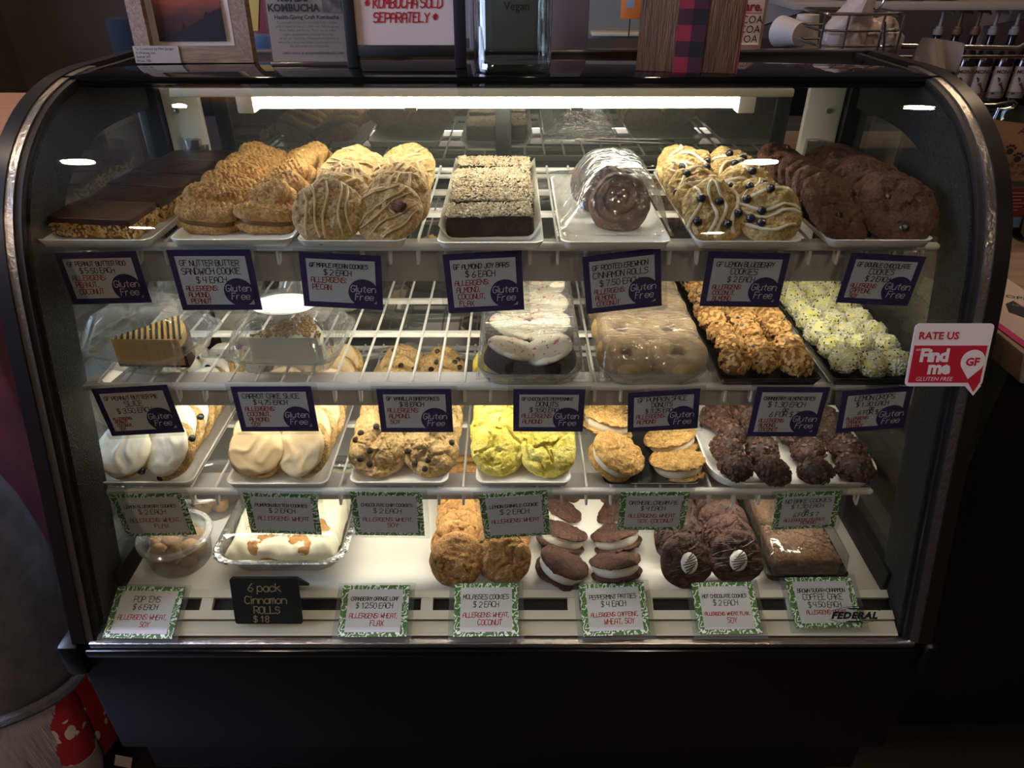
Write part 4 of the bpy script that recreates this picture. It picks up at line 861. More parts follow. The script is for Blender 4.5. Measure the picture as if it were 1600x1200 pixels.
PEAN = pbr('peanut_pie_filling', '#D9AE6C', .55, bump=.2, bscale=90, sss=.7); DKC = pbr('dark_crumb', '#3A2418', .8); FROST = pbr('cream_frosting', '#EDE5D0', .5, bump=.2, bscale=80, sss=.7); CARR = pbr('carrot_cake', '#9C6B38', .8, bump=.7, bscale=200)
c1 = on_z(232, 590, ZP2); clamshell('clear clamshell box with peanut butter pie at the front left', c1.x-.015, .928, -14)
wedge('pie_slice', 'peanut butter pie slice with chocolate drizzle in the front box', c1.x-.05, .885, 24, PEAN, PEAN, 'stripes', DKC)
clamshell('clear clamshell box with peanut butter pie at the back left', c1.x+.005, 1.13, -8)
wedge('pie_slice', 'peanut butter pie slice with chocolate drizzle in the back box', c1.x-.03, 1.09, 30, PEAN, PEAN, 'stripes', DKC)
c2 = on_z(443, 592, ZP2); clamshell('clear clamshell box with carrot cake at the front', c2.x, .925, -3, .165, .155)
wedge('cake_slice', 'nut-topped carrot cake slice with pale frosting in the front box', c2.x-.05, .888, 26, FROST, FROST, 'nuts', FROST)
clamshell('clear clamshell box with carrot cake at the back', c2.x+.012, 1.13, -3, .16, .155)
wedge('cake_slice', 'nut-topped carrot cake slice with pale frosting in the back box', c2.x-.03, 1.1, 30, FROST, FROST, 'nuts', FROST)
st = tag(link('round_sticker', B().lathe([(.034, 0), (.034, .0006)], 40).mesh('round_sticker', pbr('white_sticker', '#E4E6EA', .3)), None, (c2.x-.004, .93, ZP2+.0828), (0, 0, 0), (1.35, 1.05, 1)), 'white oval label on the lid of the front carrot cake box', 'sticker')
# donut holes in tubs
TUB = clear('deli_tub', '#F0F0EE', .07, .06, haze=.06, power=3, edge=.7); DH = pbr('donut_hole', '#9A7044', .7, col2='#B08654', nscale=50, bump=.4, bscale=200, vary=.1)
dh = sphere_mesh('donut_hole', (.0145, .0145, .0138), DH, 16, 10, .06)
for nm, x, y in (('front', -.535, .828), ('back', -.528, .958)):
    t = thing('deli_tub', f'round clear tub of donut holes, {nm} one in the left corner', 'tub', (x, y, ZD+.0005), group='round deli tubs')
    part('cup', B().lathe([(.0, .001), (.044, .001), (.046, .004), (.0525, .05), (.0535, .052)], 40, False), TUB, t)
    part('lid', B().lathe([(.0, .0535), (.046, .0535), (.0475, .056), (.054, .056), (.0565, .055), (.0565, .051)], 40, False), TUB, t)
    part('lid_rim', B().lathe([(.0482, .0562), (.0485, .0575), (.055, .0575), (.057, .0555), (.057, .0515), (.0545, .051)], 40, False), clear('rim_plastic', '#FFFFFF', .12, .12, haze=.2, power=2), t)
    for lz, R, n in ((.018, .028, 6), (.018, 0, 1), (.038, .03, 7), (.0405, .008, 1)):
        for k in range(n):
            a = 2*math.pi*(k+lz*13)/n; tag(link('donut_hole', dh, None, (x+math.cos(a)*R, y+math.sin(a)*R, ZD+lz), (rng.uniform(0, 6), rng.uniform(0, 6), 0)), f'brown donut hole inside the {nm} round tub', 'donut hole', f'donut holes in the {nm} tub')
# foil pan of iced cinnamon rolls
FOIL = pbr('foil', '#C9CACB', .22, 1.0, bump=.6, bscale=120)
px0, px1, py0, py1 = -.468, -.262, .782, 1.03; pcx, pcy, pw, pd = (px0+px1)/2, (py0+py1)/2, px1-px0, py1-py0
pan = thing('foil_pan', 'silver foil pan of iced cinnamon rolls with clear lid on the deck', 'pan', (pcx, pcy, ZD+.0005))
L = [rr3(pw-2*i, pd-2*i, .035, z, 12) for i, z in ((.02, 0), (.018, .001), (.006, .034), (.001, .036), (-.002, .035), (-.003, .037), (-.001, .0385), (.005, .038), (.008, .035), (.02, .003))]
for li in (4, 5, 6): L[li] = [(x*(1+.006*math.sin(i*2.6)), y*(1+.006*math.sin(i*2.6)), z+.0012*math.sin(i*2.1)) for i, (x, y, z) in enumerate(L[li])]
part('pan_body', B().loft(L), FOIL, pan, ang=25)
LIDM = clear('dome_lid', '#FBFCFC', .06, .03, haze=.02, bump=.15, bscale=50, power=3)
n = len(L[0]); rid = lambda r, a: [(x*(1+a*(1 if (i//2) % 2 else -1)), y*(1+a*(1 if (i//2) % 2 else -1)), z) for i, (x, y, z) in enumerate(r)]
b = B().loft([rr3(pw-.006, pd-.006, .03, .039, 12), rid(rr3(pw-.014, pd-.014, .03, .05, 12), .006), rid(rr3(pw-.03, pd-.03, .03, .066, 12), .006), rr3(pw-.045, pd-.045, .03, .069, 12)], cap=False); b.f.append(tuple(3*n+k for k in range(n))); b.m.append(0)
part('dome_lid', b, LIDM, pan, ang=30)
rd = B()
for k in range(20): rd.bbox(-.085+k*.0085, -.0805+k*.0085, -pd/2+.024, -pd/2+.0285, .0685, .071, .0006)
part('lid_ribs', rd, LIDM, pan)['kind'] = 'stuff'
ROLL = pbr('baked_roll', '#A5713A', .65, col2='#C08E52', nscale=40, bump=.5, bscale=160)
def icef(u, v):
    x, y = (u-.5)*(pw-.03), (v-.5)*(pd-.03); e = min(1, min(u, 1-u, v, 1-v)/.07)
    lob = .010*abs(math.sin((u*2)*math.pi))**.5*abs(math.sin((v*3)*math.pi))**.5
    return (x, y, .026+.016*e**.5+lob*.5+.009*nz(x*28, y*28, 4)+.006*abs(nz(x*45+y*30, y*40, 9)))
tag(link('cinnamon_roll_slab', B().grid(54, 60, icef).mesh('cinnamon_roll_slab', pbr('cream_icing', '#DED7BE', .38, bump=.2, bscale=60), ang=80), None, (pcx, pcy, ZD+.0005)), 'thick cream icing over six cinnamon rolls in the foil pan', 'cinnamon rolls')
for i, (ux, vy) in enumerate(((.25, .17), (.75, .17), (.25, .5), (.75, .5), (.25, .83), (.75, .83))):
    tag(link('baked_roll', cookie(.04, .034, 340+i, lump=.003, edge=.05, p=6)[0].mesh('baked_roll', ROLL), None, (pcx+(ux-.5)*(pw-.05), pcy+(vy-.5)*(pd-.045), ZD+(.0125 if i < 2 else .009))), f'iced cinnamon roll, {("front","middle","back")[i//2]} {("left","right")[i % 2]} in the foil pan', 'cinnamon roll', 'cinnamon rolls in foil pan')
# coffee cake
kx0, kx1, ky0, ky1 = on_z(1196, 908, ZD).x, on_z(1318, 908, ZD).x, .775, 1.05; kw, kd = kx1-kx0, ky1-ky0
ck = thing('cake_tray', 'black plastic tray of coffee cake with clear lid at the right of the deck', 'tray', ((kx0+kx1)/2, (ky0+ky1)/2, ZD+.0005))
part('tray_base', B().loft([rr3(kw-2*i, kd-2*i, .01, z, 5) for i, z in ((.006, 0), (.004, .001), (0, .016), (-.003, .016), (-.003, .018), (.002, .018), (.006, .004))]), BLKT, ck)
b = B().loft([rr3(kw+.003, kd+.003, .012, .0185, 6), rr3(kw-.002, kd-.002, .012, .05, 6), rr3(kw-.012, kd-.012, .012, .054, 6)], cap=False); m_ = len(rrect(1, 1, .1, 6)); b.f.append(tuple(2*m_+k for k in range(m_))); b.m.append(0)
part('lid', b, clear('cake_lid', '#F4F4F2', .07, .05, haze=.03, bump=.35, bscale=25, power=3), ck, ang=30)
COF = pbr('coffee_cake', '#5E3E26', .8, col2='#7A5433', nscale=70, bump=.9, bscale=120)
for i in range(3):
    q = slab(B(), kw-.022, kd/3-.012, .034, 0, seed=i+30, amp=.006, s=45)
    cr = B(); scatter_box(cr, kw-.028, kd/3-.016, .0, .035, 420, coarse, i, 'tttttf')
    o = tag(link('coffee_cake', q.mesh('coffee_cake', COF, ang=70), None, ((kx0+kx1)/2, ky0+kd*(i+.5)/3, ZD+.006)), f'brown sugar coffee cake square, {("front","middle","back")[i]} one in the black tray', 'cake', 'coffee cake squares'); link('crumb_topping', cr.mesh('crumb_topping', pbr('streusel', '#6B472C', .8, col2='#86603E', nscale=120)), o)['kind'] = 'stuff'
# serving tongs
def tongs(label, px, py, z, yaw, mat, l=.17):
    c = on_z(px, py, z); b = B()
    for s in (-1, 1):
        b.tube([(-l/2, s*.002, .006), (-l*.3, s*.01, .007), (l*.2, s*.014, .006), (l*.42, s*.02, .005), (l/2, s*.012, .004)], [.004, .006, .006, .009, .004], 8, flat=.35)
    return tag(link('serving_tongs', b.mesh('serving_tongs', mat), None, (c.x, c.y, z+.004), (0, 0, math.radians(yaw))), label, 'tongs', 'serving tongs')
tongs('metal tongs lying at the back of the top shelf', 1010, 275, ZP1, 4, CHR)
tongs('clear tongs at the back of the bottom shelf behind chip cookies', 590, 560, ZP3, 20, clear('tong_plastic', '#E8ECEA', .15, .05, haze=.15))
tongs('clear tongs at the back of the bottom shelf behind lemon cookies', 690, 555, ZP3, -6, MATS['tong_plastic'])
# sticker and maker's mark on the front glass
def glass_frame(py, px):
    """point + tangent frame on the outside of the curved pane"""
    best = None
    for i in range(len(PROF)-1):
        (ya, za), (yb, zb) = PROF[i], PROF[i+1]
        for k in range(8):
            y, z = ya+(yb-ya)*k/8, za+(zb-za)*k/8; d = (math.cos(PITCH)*y+math.sin(PITCH)*(CAMZ-z)); q = 600-F*((math.sin(PITCH)*y+math.cos(PITCH)*(z-CAMZ))/d)
            if best is None or abs(q-py) < best[0]: best = (abs(q-py), y, z, i, d)
    _, y, z, i, d = best; n = Vector((0, PN[i][0], PN[i][1])); up = Vector((0, -n.z*-1*0+n.z*0, 0))
    t = Vector((0, PROF[i+1][0]-PROF[i][0], PROF[i+1][1]-PROF[i][1])).normalized(); x = (px-800)/F*d
    M = Matrix((Vector((1, 0, 0)), t, n)).transposed(); return Vector((x, y, z))+n*.0024, M.to_euler()
RED = pbr('sticker_red', '#C01F36', .45); SW = pbr('sticker_white', '#EDE9EA', .45)
o_, e_ = glass_frame(553, 1474)
t = thing('review_sticker', 'red and white review sticker on the glass near the right frame', 'sticker', o_+Vector((0, -.009, .003)), e_)
part('backing', B().prism(rrect(.101, .084, .006, 5), 0, .0007), SW, t, smooth=False)
part('tail', B().prism([(.028, -.041), (.05, -.041), (.042, -.055)], 0, .0007), SW, t, smooth=False)
part('red_panel', B().prism([(-.047, .013), (-.047, -.037), (.047, -.037), (.047, .013)], .0008, .001).prism([(.031, -.036), (.047, -.036), (.041, -.05)], .0008, .001), RED, t, smooth=False)
def lab(parent, txt, size, mat, x, y, z, **k): return link('lettering', fontmesh(txt, size, mat, **k), parent, (x, y, z))
lab(t, 'RATE US', .0135, RED, -.018, .0215, .0011, bold=.0004); lab(t, 'on', .006, SW, -.041, .006, .0012)
lab(t, 'Find', .024, SW, -.019, -.008, .0012, bold=.0011, space=.92); lab(t, 'me', .024, SW, -.010, -.0245, .0012, bold=.0011, space=.92); lab(t, 'GLUTEN FREE', .0078, SW, -.014, -.0345, .0012, shear=.15)
pin_ = [(.032+.0155*math.cos(a), -.008+.0155*math.sin(a)) for a in [math.radians(-40+k*10) for k in range(27)]]+[(.03, -.032)]
part('map_pin', B().prism(pin_, .0011, .0014), SW, t, smooth=False); lab(t, 'GF', .0145, RED, .0315, -.0135, .0016, bold=.0006)
o_, e_ = glass_frame(960, 1335)
t = thing('maker_emblem', 'black oval maker emblem printed on the lower right glass', 'emblem', o_, e_)
lab(t, 'FEDERAL', .0155, INK, -.001, -.0055, .0002, bold=.0009, shear=.12, space=1.12)
b = B()
for s in (-1, 1):
    P = [(-.036+.072*k/24, s*(.0075+.0075*math.sin(math.pi*k/24))) for k in range(25)]
    for (xa_, ya_), (xb_, yb_) in zip(P, P[1:]): b.add([(xa_, ya_-.0004, 0), (xb_, yb_-.0004, 0), (xb_, yb_+.0004, 0), (xa_, ya_+.0004, 0)], [(0, 1, 2, 3)])
    b.add([(-.016, s*.0125, 0), (.016, s*.0125, 0), (.008, s*.0095, 0), (-.008, s*.0095, 0)], [(0, 1, 2, 3)] if s < 0 else [(3, 2, 1, 0)])
part('oval', b, INK, t, smooth=False)
# ================================================================= THINGS ON AND AROUND THE CASE
ZTOP = ZT+.003
def wood(name, c1, c2, scale=(3, 40, 40), rough=.6):
    return pbr(name, c1, rough, col2=c2, nscale=4, nlo=.35, nhi=.65, bump=.5, bscale=12, stretch=scale)
FRW = wood('weathered_oak', '#7A5F48', '#9C8064', (6, 60, 60)); FRWV = wood('weathered_oak_upright', '#7A5F48', '#9C8064', (60, 60, 6))
# framed sunset photo
a, b_ = on_z(221, 98, ZTOP), on_z(398, 98, ZTOP); fw = b_.x-a.x; FH = .25
fr = thing('picture_frame', 'weathered wood picture frame with a sunset photo on the case top', 'picture frame', ((a.x+b_.x)/2, a.y+.004, ZTOP), (math.radians(-4), 0, math.radians(2)))
bw = .0235
part('bottom_rail', B().prism([(-fw/2, 0), (fw/2, 0), (fw/2-bw, bw), (-fw/2+bw, bw)], -.012, .012), FRW, fr, rot=(math.pi/2, 0, 0), smooth=False)
part('top_rail', B().prism([(-fw/2, FH), (-fw/2+bw, FH-bw), (fw/2-bw, FH-bw), (fw/2, FH)], -.012, .012), FRW, fr, rot=(math.pi/2, 0, 0), smooth=False)
for s in (-1, 1): part('side_rail', B().prism([(s*fw/2, 0), (s*fw/2, FH), (s*(fw/2-bw), FH-bw), (s*(fw/2-bw), bw)][::s], -.012, .012), FRWV, fr, rot=(math.pi/2, 0, 0), smooth=False)
part('mat_board', B().box(-fw/2+bw, fw/2-bw-.006, .002, .004, bw*.8, FH-bw*.8), pbr('mat_white', '#D8CFC6', .8), fr, smooth=False)
def sunset():
    m, nt, N, L = _new('sunset_print'); b = N['Principled BSDF']; b.inputs['Roughness'].default_value = .3
    tc = N.new('ShaderNodeTexCoord'); sp = N.new('ShaderNodeSeparateXYZ'); L.new(tc.outputs['Object'], sp.inputs[0])
    n = N.new('ShaderNodeTexNoise'); n.inputs['Scale'].default_value = 14; mp = N.new('ShaderNodeMapping'); mp.inputs['Scale'].default_value = (1, 1, 5); L.new(tc.outputs['Object'], mp.inputs[0]); L.new(mp.outputs[0], n.inputs[0])
    ma = N.new('ShaderNodeMath'); ma.operation = 'MULTIPLY_ADD'; ma.inputs[1].default_value = .05; L.new(n.outputs['Fac'], ma.inputs[0]); L.new(sp.outputs['Z'], ma.inputs[2])
    mr = N.new('ShaderNodeMapRange'); mr.inputs[1].default_value = .06; mr.inputs[2].default_value = .2; L.new(ma.outputs[0], mr.inputs[0])
    r = N.new('ShaderNodeValToRGB'); e = r.color_ramp.elements; e[0].color = lin('#3A3238'); e[1].color = lin('#E8A05A')
    for p, c in ((.22, '#5A4040'), (.4, '#A85A48'), (.6, '#D5784C')): q = e.new(p); q.color = lin(c)
    L.new(mr.outputs[0], r.inputs[0]); L.new(r.outputs[0], b.inputs['Base Color']); return m
part('photo', B().box(-fw/2+bw+.011, fw/2-bw-.017, .000, .0015, bw*.8+.011, FH-bw*.8-.011), sunset(), fr, smooth=False)
xa_, xb_, z0_ = -fw/2+bw+.011, fw/2-bw-.017, bw*.8+.011
hill = [(xa_, z0_), (xb_, z0_)]+[(xb_-(xb_-xa_)*k/40, z0_+.004+.042*(1-k/40)**1.3+.004*abs(nz(k*.9, 1, 3))+(.006 if k in (9, 10, 24) else 0)) for k in range(41)]
part('hill_print', B().prism(hill, -.0006, .0004), pbr('hill_ink', '#17161A', .5), fr, loc=(0, -.0005, 0), rot=(math.pi/2, 0, 0), smooth=False)
tg = part('price_tag', B().box(-fw/2-.003, -fw/2+.066, -.0135, -.0125, .0, .024), pbr('tag_paper', '#A79F94', .8), fr, smooth=False)
for i, tx in enumerate(('Te Creations by Pam Jorger', 'A Waking Lee', 'Item# 247', 'Price: 185')): link('lettering', fontmesh(tx, .0052, INK, 'LEFT'), tg, (-fw/2, -.0137, .0185-.0056*i), (math.pi/2, 0, 0))
# kombucha leaflet in an acrylic stand
a, b_ = on_z(428, 103, ZTOP), on_z(545, 103, ZTOP); w_ = b_.x-a.x; PAPW = pbr('leaflet_paper', '#C8B8AA', .7)
t = thing('acrylic_sign', 'clear acrylic stand holding a printed kombucha leaflet', 'sign', ((a.x+b_.x)/2, a.y, ZTOP), (math.radians(-6), 0, 0))
part('acrylic_sheet', B().bbox(-w_/2-.003, w_/2+.001, -.003, 0, 0, .2, .0008), clear('acrylic_stand', '#F4F6F6', .06, .02, haze=.02), t); part('foot', B().bbox(-w_/2-.003, w_/2+.001, -.004, .06, 0, .003, .0008), MATS['acrylic_stand'], t)
part('edge_strip', B().bbox(-w_/2-.003, w_/2+.001, -.0045, -.0032, .0, .005, .0004), CHR, t)
part('leaflet', B().box(-w_/2, w_/2, .0005, .001, .006, .2), PAPW, t, smooth=False)
for tx, sz, x, z, bd in (('KOMBUCHA', .0135, -.016, .0735, .0006), ('ROADS', .0135, -.016, .0865, .0006), ('Health-Giving Craft Kombucha', .0076, .002, .0635, .0002), ('Crossroads Kombucha is a small-batch, Indiana\ncraft brewed kombucha made with Indiana-grown\nfruits, herbs, and florals. There are no added\nsugars, preservatives, artificial flavorings,\nsyrups, or chemicals. Crossroads Kombucha is\nowned by a long-time Indiana family with roots in\nthe farmer/grower community.', .0047, .002, .0575, 0), ('Learn more at crossroadskombucha.com', .0055, .006, .0165, .0001)):
    link('lettering', fontmesh(tx, sz, INK, 'CENTER', bold=bd, line=1.12), t, (x, -.0036, z), (math.pi/2, 0, 0))
part('printed_photo', B().box(.027, w_/2-.003, -.0037, -.0036, .0725, .12), pbr('grey_print', '#6E6662', .6, col2='#2A2826', nscale=60), t, smooth=False)
# black framed note
a, b_ = on_z(545, 106, ZTOP), on_z(728, 109, ZTOP); w_ = b_.x-a.x; BF = pbr('black_frame', '#0F1116', .5)
t = thing('framed_note', 'black framed whiteboard note in red marker about kombucha', 'sign', ((a.x+b_.x)/2, a.y, ZTOP), (math.radians(-5), 0, math.radians(-1)))
for s in (-1, 1): part('frame_leg', B().bbox(min(s*w_/2, s*(w_/2-.0165)), max(s*w_/2, s*(w_/2-.0165)), -.008, .008, 0, .24, .001), BF, t)
part('frame_rail', B().bbox(-w_/2, w_/2, -.007, .007, .0155, .031, .001), BF, t); part('frame_rail', B().bbox(-w_/2, w_/2, -.007, .007, .222, .24, .001), BF, t)
part('note_paper', B().box(-w_/2+.015, w_/2-.015, -.003, -.001, .03, .225), pbr('note_white', '#D6C4BE', .5), t, smooth=False)
b = B(); strokes(b, '* KOMBUCHA SOLD', 0, .0795, .012, .001, 0, slant=.12, jit=.04); strokes(b, 'SEPARATELY *', .002, .061, .0122, .001, 0, slant=.12, jit=.04)
part('lettering', b, RINK, t, loc=(0, -.0036, 0), rot=(math.pi/2, 0, 0), smooth=False)
# glass jar
a, b_ = on_z(740, 116, ZTOP), on_z(862, 116, ZTOP); R = (b_.x-a.x)/2
t = thing('glass_jar', 'large empty clear glass jar with thick base on the case top', 'jar', ((a.x+b_.x)/2, a.y+R*.86, ZTOP))
JG = clear('jar_glass', '#E6ECE6', .08, .01, power=2.2, edge=.85)
def sq(r, z, n=9): return rr3(2*r, 2*r, r*.62, z, n)
part('jar_wall', B().loft([sq(R*.9, .0), sq(R*.97, .003), sq(R, .012), sq(R, .22), sq(R*.95, .22), sq(R*.95, .018)], cap=False), JG, t)
part('jar_base', B().loft([sq(R*.86, .0015), sq(R*.93, .006), sq(R*.9, .013), sq(R*.6, .010)]), clear('jar_base_glass', '#C9D0BE', .16, .02, power=2, edge=.9, bump=.3, bscale=60), t)
# vegan board behind the jar
t = thing('menu_board', 'pale lilac menu board behind the glass jar', 'board', on_y(826, 84, 1.42))
w_ = on_y(918, 84, 1.42).x-on_y(735, 84, 1.42).x
part('board', B().bbox(-w_/2, w_/2, 0, .008, 0, .25, .002), pbr('lilac_board', '#8F878B', .7), t); link('lettering', fontmesh('Vegan', .019, INK), t, (-.022, -.001, .071), (math.pi/2, 0, 0))
# plaid ribbon plank
a, b_ = on_z(993, 111, ZTOP), on_z(1149, 116, ZTOP); w_ = (b_-a).length; yw = math.atan2(b_.y-a.y, b_.x-a.x)
PLK = wood('walnut_plank', '#54361F', '#7A5232', (60, 60, 5), .55)
t = thing('wood_plank_sign', 'dark wood plank block with a red and black plaid ribbon', 'plank', (a+b_)/2, (math.radians(-2), 0, yw))
part('plank', B().bbox(-w_/2, w_/2, 0, .03, 0, .27, .002), PLK, t); part('edge_stripe', B().bbox(w_/2, w_/2+.002, .0, .03, 0, .27, .0005), pbr('ribbon_red_edge', '#7A2A30', .7), t)
pr_, pk, px_ = pbr('plaid_red', '#8E2236', .8, bump=.3, bscale=900), pbr('plaid_black', '#15131A', .8), pbr('plaid_mix', '#43162A', .8, bump=.3, bscale=900)
r0 = -w_/2+w_*.375; rw = w_*.28
rb = link('ribbon', None, t)
for i in range(13):
    for j in range(2):
        m = pr_ if (i % 2 == 0 and j == 0) else pk if (i % 2 == 1 and j == 1) else px_
        part('plaid_square', B().box(r0+rw*j/2, r0+rw*(j+1)/2, -.0014, -.0004, .0205*i, .0205*(i+1)), m, rb, smooth=False)
# ledge behind the case and what stands on it
led = struct('trim_1', B().bbox(-.6, .78, 1.345, 1.85, 1.09, 1.165, .004).mesh('trim_1', BLACK)); led['label'] = 'black service ledge behind the display case'
ZL = 1.166
def onl(px, y): return on_y(px, 90, y).x
def carton(name, label, pl, pr_, y, pyb, pyt, mat, d=.04, cat='box'):
    A, Bq = on_y(pl, pyb, y), on_y(pr_, pyt, y); w = Bq.x-A.x; h = Bq.z-A.z
    t = thing(name, label, cat, ((A.x+Bq.x)/2, y, A.z)); part('body', B().bbox(-w/2, w/2, 0, d, 0, h, .001), mat, t); return t, w, h
t, w_, h_ = carton('tea_carton', 'dark blue carton with pink lettering beside the picture frame', 392, 442, 1.36, 81, 27, pbr('blue_carton', '#1C3A54', .5)); t.location.z = ZL
link('lettering', fontmesh('HAND', .012, pbr('pink_print', '#A8284A', .6), 'LEFT'), t, (-w_*.16, -.001, h_*.5), (math.pi/2, 0, 0)); link('lettering', fontmesh('CRAFTED', .008, MATS['pink_print'], 'LEFT'), t, (-w_*.3, -.001, h_*.36), (math.pi/2, 0, 0))
t, w_, h_ = carton('red_carton', 'red and yellow carton behind the blue carton', 394, 440, 1.45, 88, -40, pbr('red_print', '#6E1A24', .5)); t.location.z = ZL
part('yellow_panel', B().add([(-w_/2, -.001, h_*.4), (-w_*.25, -.001, h_*.4), (-w_*.02, -.001, h_), (-w_/2, -.001, h_)], [(0, 1, 2, 3)]), pbr('yellow_print', '#B89A4A', .5), t, smooth=False)
t, w_, h_ = carton('navy_box', 'dark navy box with a pale strip left of the picture frame', 181, 232, 1.38, 95, 18, pbr('navy_box', '#171B22', .85, spec=.1)); t.location.z = ZL
part('label_strip', B().box(-w_/2+.002, w_/2-.002, -.001, 0, .004, .012), pbr('pale_strip', '#7C7686', .6), t, smooth=False)
t, w_, h_ = carton('cocoa_bag', 'white cocoa packet with red and black print right of the plank', 1140, 1206, 1.5, 84, -30, pbr('cocoa_cardboard', '#8A7462', .6)); t.location.z = ZL
part('label_panel', B().box(-w_/2, w_/2-.006, -.0012, -.0002, h_*.2, h_), pbr('cocoa_label', '#C9B4A6', .6), t, smooth=False)
lz = h_*.2
for i in range(3): link('lettering', fontmesh('COCOA', .0185, INK, 'RIGHT'), t, (w_/2-.009+.002*i, -.002, lz+.004+.0165*i), (math.pi/2, 0, 0))
part('rule', B().box(-w_/2, w_/2-.008, -.0018, -.0012, lz+.0535, lz+.0545), RINK, t, smooth=False)
link('lettering', fontmesh('ware.', .022, pbr('maroon_print', '#7A1F2C', .6), 'RIGHT', bold=.0006), t, (w_/2-.009, -.002, lz+.058), (math.pi/2, 0, 0))
# napkins and papers
for i, (pl, pr2, dz, c, lb) in enumerate(((1168, 1290, 0, '#9C8A78', 'tan folded paper under the red striped napkin'), (1172, 1250, .006, '#8A3A44', 'red striped napkin lying on tan paper'))):
    x0, x1 = onl(pl, 1.42), onl(pr2, 1.42)
    b = B().grid(14, 6, lambda u, v: (x0+(x1-x0)*u, 1.37+.1*v, ZL+.003+dz+.004*math.sin(u*5+i)*(1-v*.5))); b.grid(14, 6, lambda u, v: (x0+(x1-x0)*u, 1.37+.1*v, ZL+.001+dz+.004*math.sin(u*5+i)*(1-v*.5)))
    tag(link('napkin', b.mesh('napkin', pbr('napkin_%d' % i, c, .8, col2='#C4B4AA' if i else None, nscale=40)), None), lb, 'napkin')
for i, (px, rot) in enumerate(((1212, math.pi/2), (1250, 0))):
    x = onl(px, 1.68); tag(link('paper_cup', B().lathe([(.03, .002), (.0305, 0), (.022, .062), (.02, .062), (.0, .062)], 28, False).mesh('paper_cup', pbr('cup_white', '#A8A099', .6)), None, (x, 1.68, ZL+(.03 if i == 0 else .0)), (rot, 0, .4)), ('white paper cup lying on its side behind the cocoa packet', 'white paper cup standing upside down near the wire basket')[i], 'paper cup')
# wire basket with plastic bags
x0, x1 = on_y(1283, 60, 1.43).x, on_y(1405, 60, 1.43).x; bk = thing('wire_basket', 'chrome wire rack at the back right corner of the case', 'wire rack', ((x0+x1)/2, 1.43, ZL)); hw = (x1-x0)/2
for z in (.03, .055, .082): part('wire_loop', B().tube([(x, y, z) for x, y in rrect(hw*2, .12, .015, 4, 0, .06)]+[(rrect(hw*2, .12, .015, 4, 0, .06)[0][0], rrect(hw*2, .12, .015, 4, 0, .06)[0][1], z)], .0022 if z < .08 else .003, 8), CHR, bk)
for x in (-hw, -hw*.4, hw*.5, hw): part('upright_wire', B().tube([(x, 0, .0), (x, 0, .082)], .0025, 8), CHR, bk)
part('cross_wire', B().tube([(hw*.5, -.004, .07), (hw*.72, -.004, .0)], .003, 8), CHR, bk)
part('ring', B().tube([(.02+.011*math.cos(k*math.pi/8), .01, .105+.016*math.sin(k*math.pi/8)) for k in range(17)], .0018, 6), CHR, bk)
PLB = pbr('plastic_bag', '#A89A92', .35, bump=.6, bscale=40, sss=.0)
def crumple(sd, rx, ry, rz, k=.5):
    b = ell(B(), (0, 0, 0), (rx, ry, rz), 26, 18); so = Vector((sd, sd*2, 0))
    b.v = [tuple(Vector(v)*(1+k*(abs(noise.noise(Vector(v)*22+so))-.25)+.2*abs(noise.noise(Vector(v)*60+so)))) for v in b.v]; return b
q = crumple(3, .042, .04, .05); q.v = [(x*(1-.6*max(0, z)/.05)+.35*max(0, z), y, z*1.5) for x, y, z in q.v]
tag(link('plastic_bag', q.mesh('plastic_bag', PLB, ang=20), None, ((x0+x1)/2-.012, 1.47, ZL+.05)), 'crumpled plastic bag hanging on the chrome wire rack', 'plastic bag')
q = crumple(9, .05, .035, .036); tag(link('plastic_bag', q.mesh('plastic_bag', PLB, ang=20), None, ((x0+x1)/2+.05, 1.48, ZL+.036)), 'crumpled plastic bag bulging from the right of the wire rack', 'plastic bag')
A, D_ = on_y(1425, 118, 1.46), on_y(1505, 58, 1.46); b = B().grid(14, 8, lambda u, v: (A.x+(D_.x-A.x)*(u*(1-.08*v)+.02*v), 1.46+.01*math.sin(u*9+v*3)-.012*u, A.z+(D_.z-A.z)*v*(1-.12*u)+.002*nz(u*7, v*6, 1)))
b2 = B().grid(14, 8, lambda u, v: (A.x+(D_.x-A.x)*(u*(1-.08*v)+.02*v), 1.466+.012*math.sin(u*9+v*3+.4)-.012*u, A.z+(D_.z-A.z)*v*(1-.12*u))); b.add(b2.v, [f[::-1] for f in b2.f])
tag(link('plastic_bag', b.mesh('plastic_bag', PLB), None), 'flat plastic bag hanging in front of the syrup bottles', 'plastic bag')
rd = thing('chrome_rail', 'chrome rail running right above the syrup bottles', 'rail', on_y(1400, 72, 1.5)); X9 = on_y(1590, 76, 1.5).x-rd.location.x
part('bar', B().tube([(0, 0, 0), (X9, 0, -.004), (X9+.02, 0, .01), (X9+.3, 0, .012)], .0045, 10), CHR, rd); part('bar', B().tube([(0, .02, -.022), (X9+.3, .02, -.02)], .003, 8), CHR, rd); part('post', B().tube([(0, 0, 0), (0, 0, -.14)], .004, 8), CHR, rd)
rd2 = thing('chrome_hook_bar', 'looped chrome bar beside the right end of the case', 'rail', on_y(1503, 165, 1.36)); X8 = on_y(1588, 160, 1.36).x-rd2.location.x
part('bar', B().tube([(-.06, 0, .002), (X8*.6, 0, 0), (X8*.93, 0, .007), (X8, 0, .004), (X8*.97, 0, -.004), (X8*.8, 0, -.008), (X8*.5, 0, -.009), (-.06, 0, -.012)], .0035, 8), CHR, rd2)
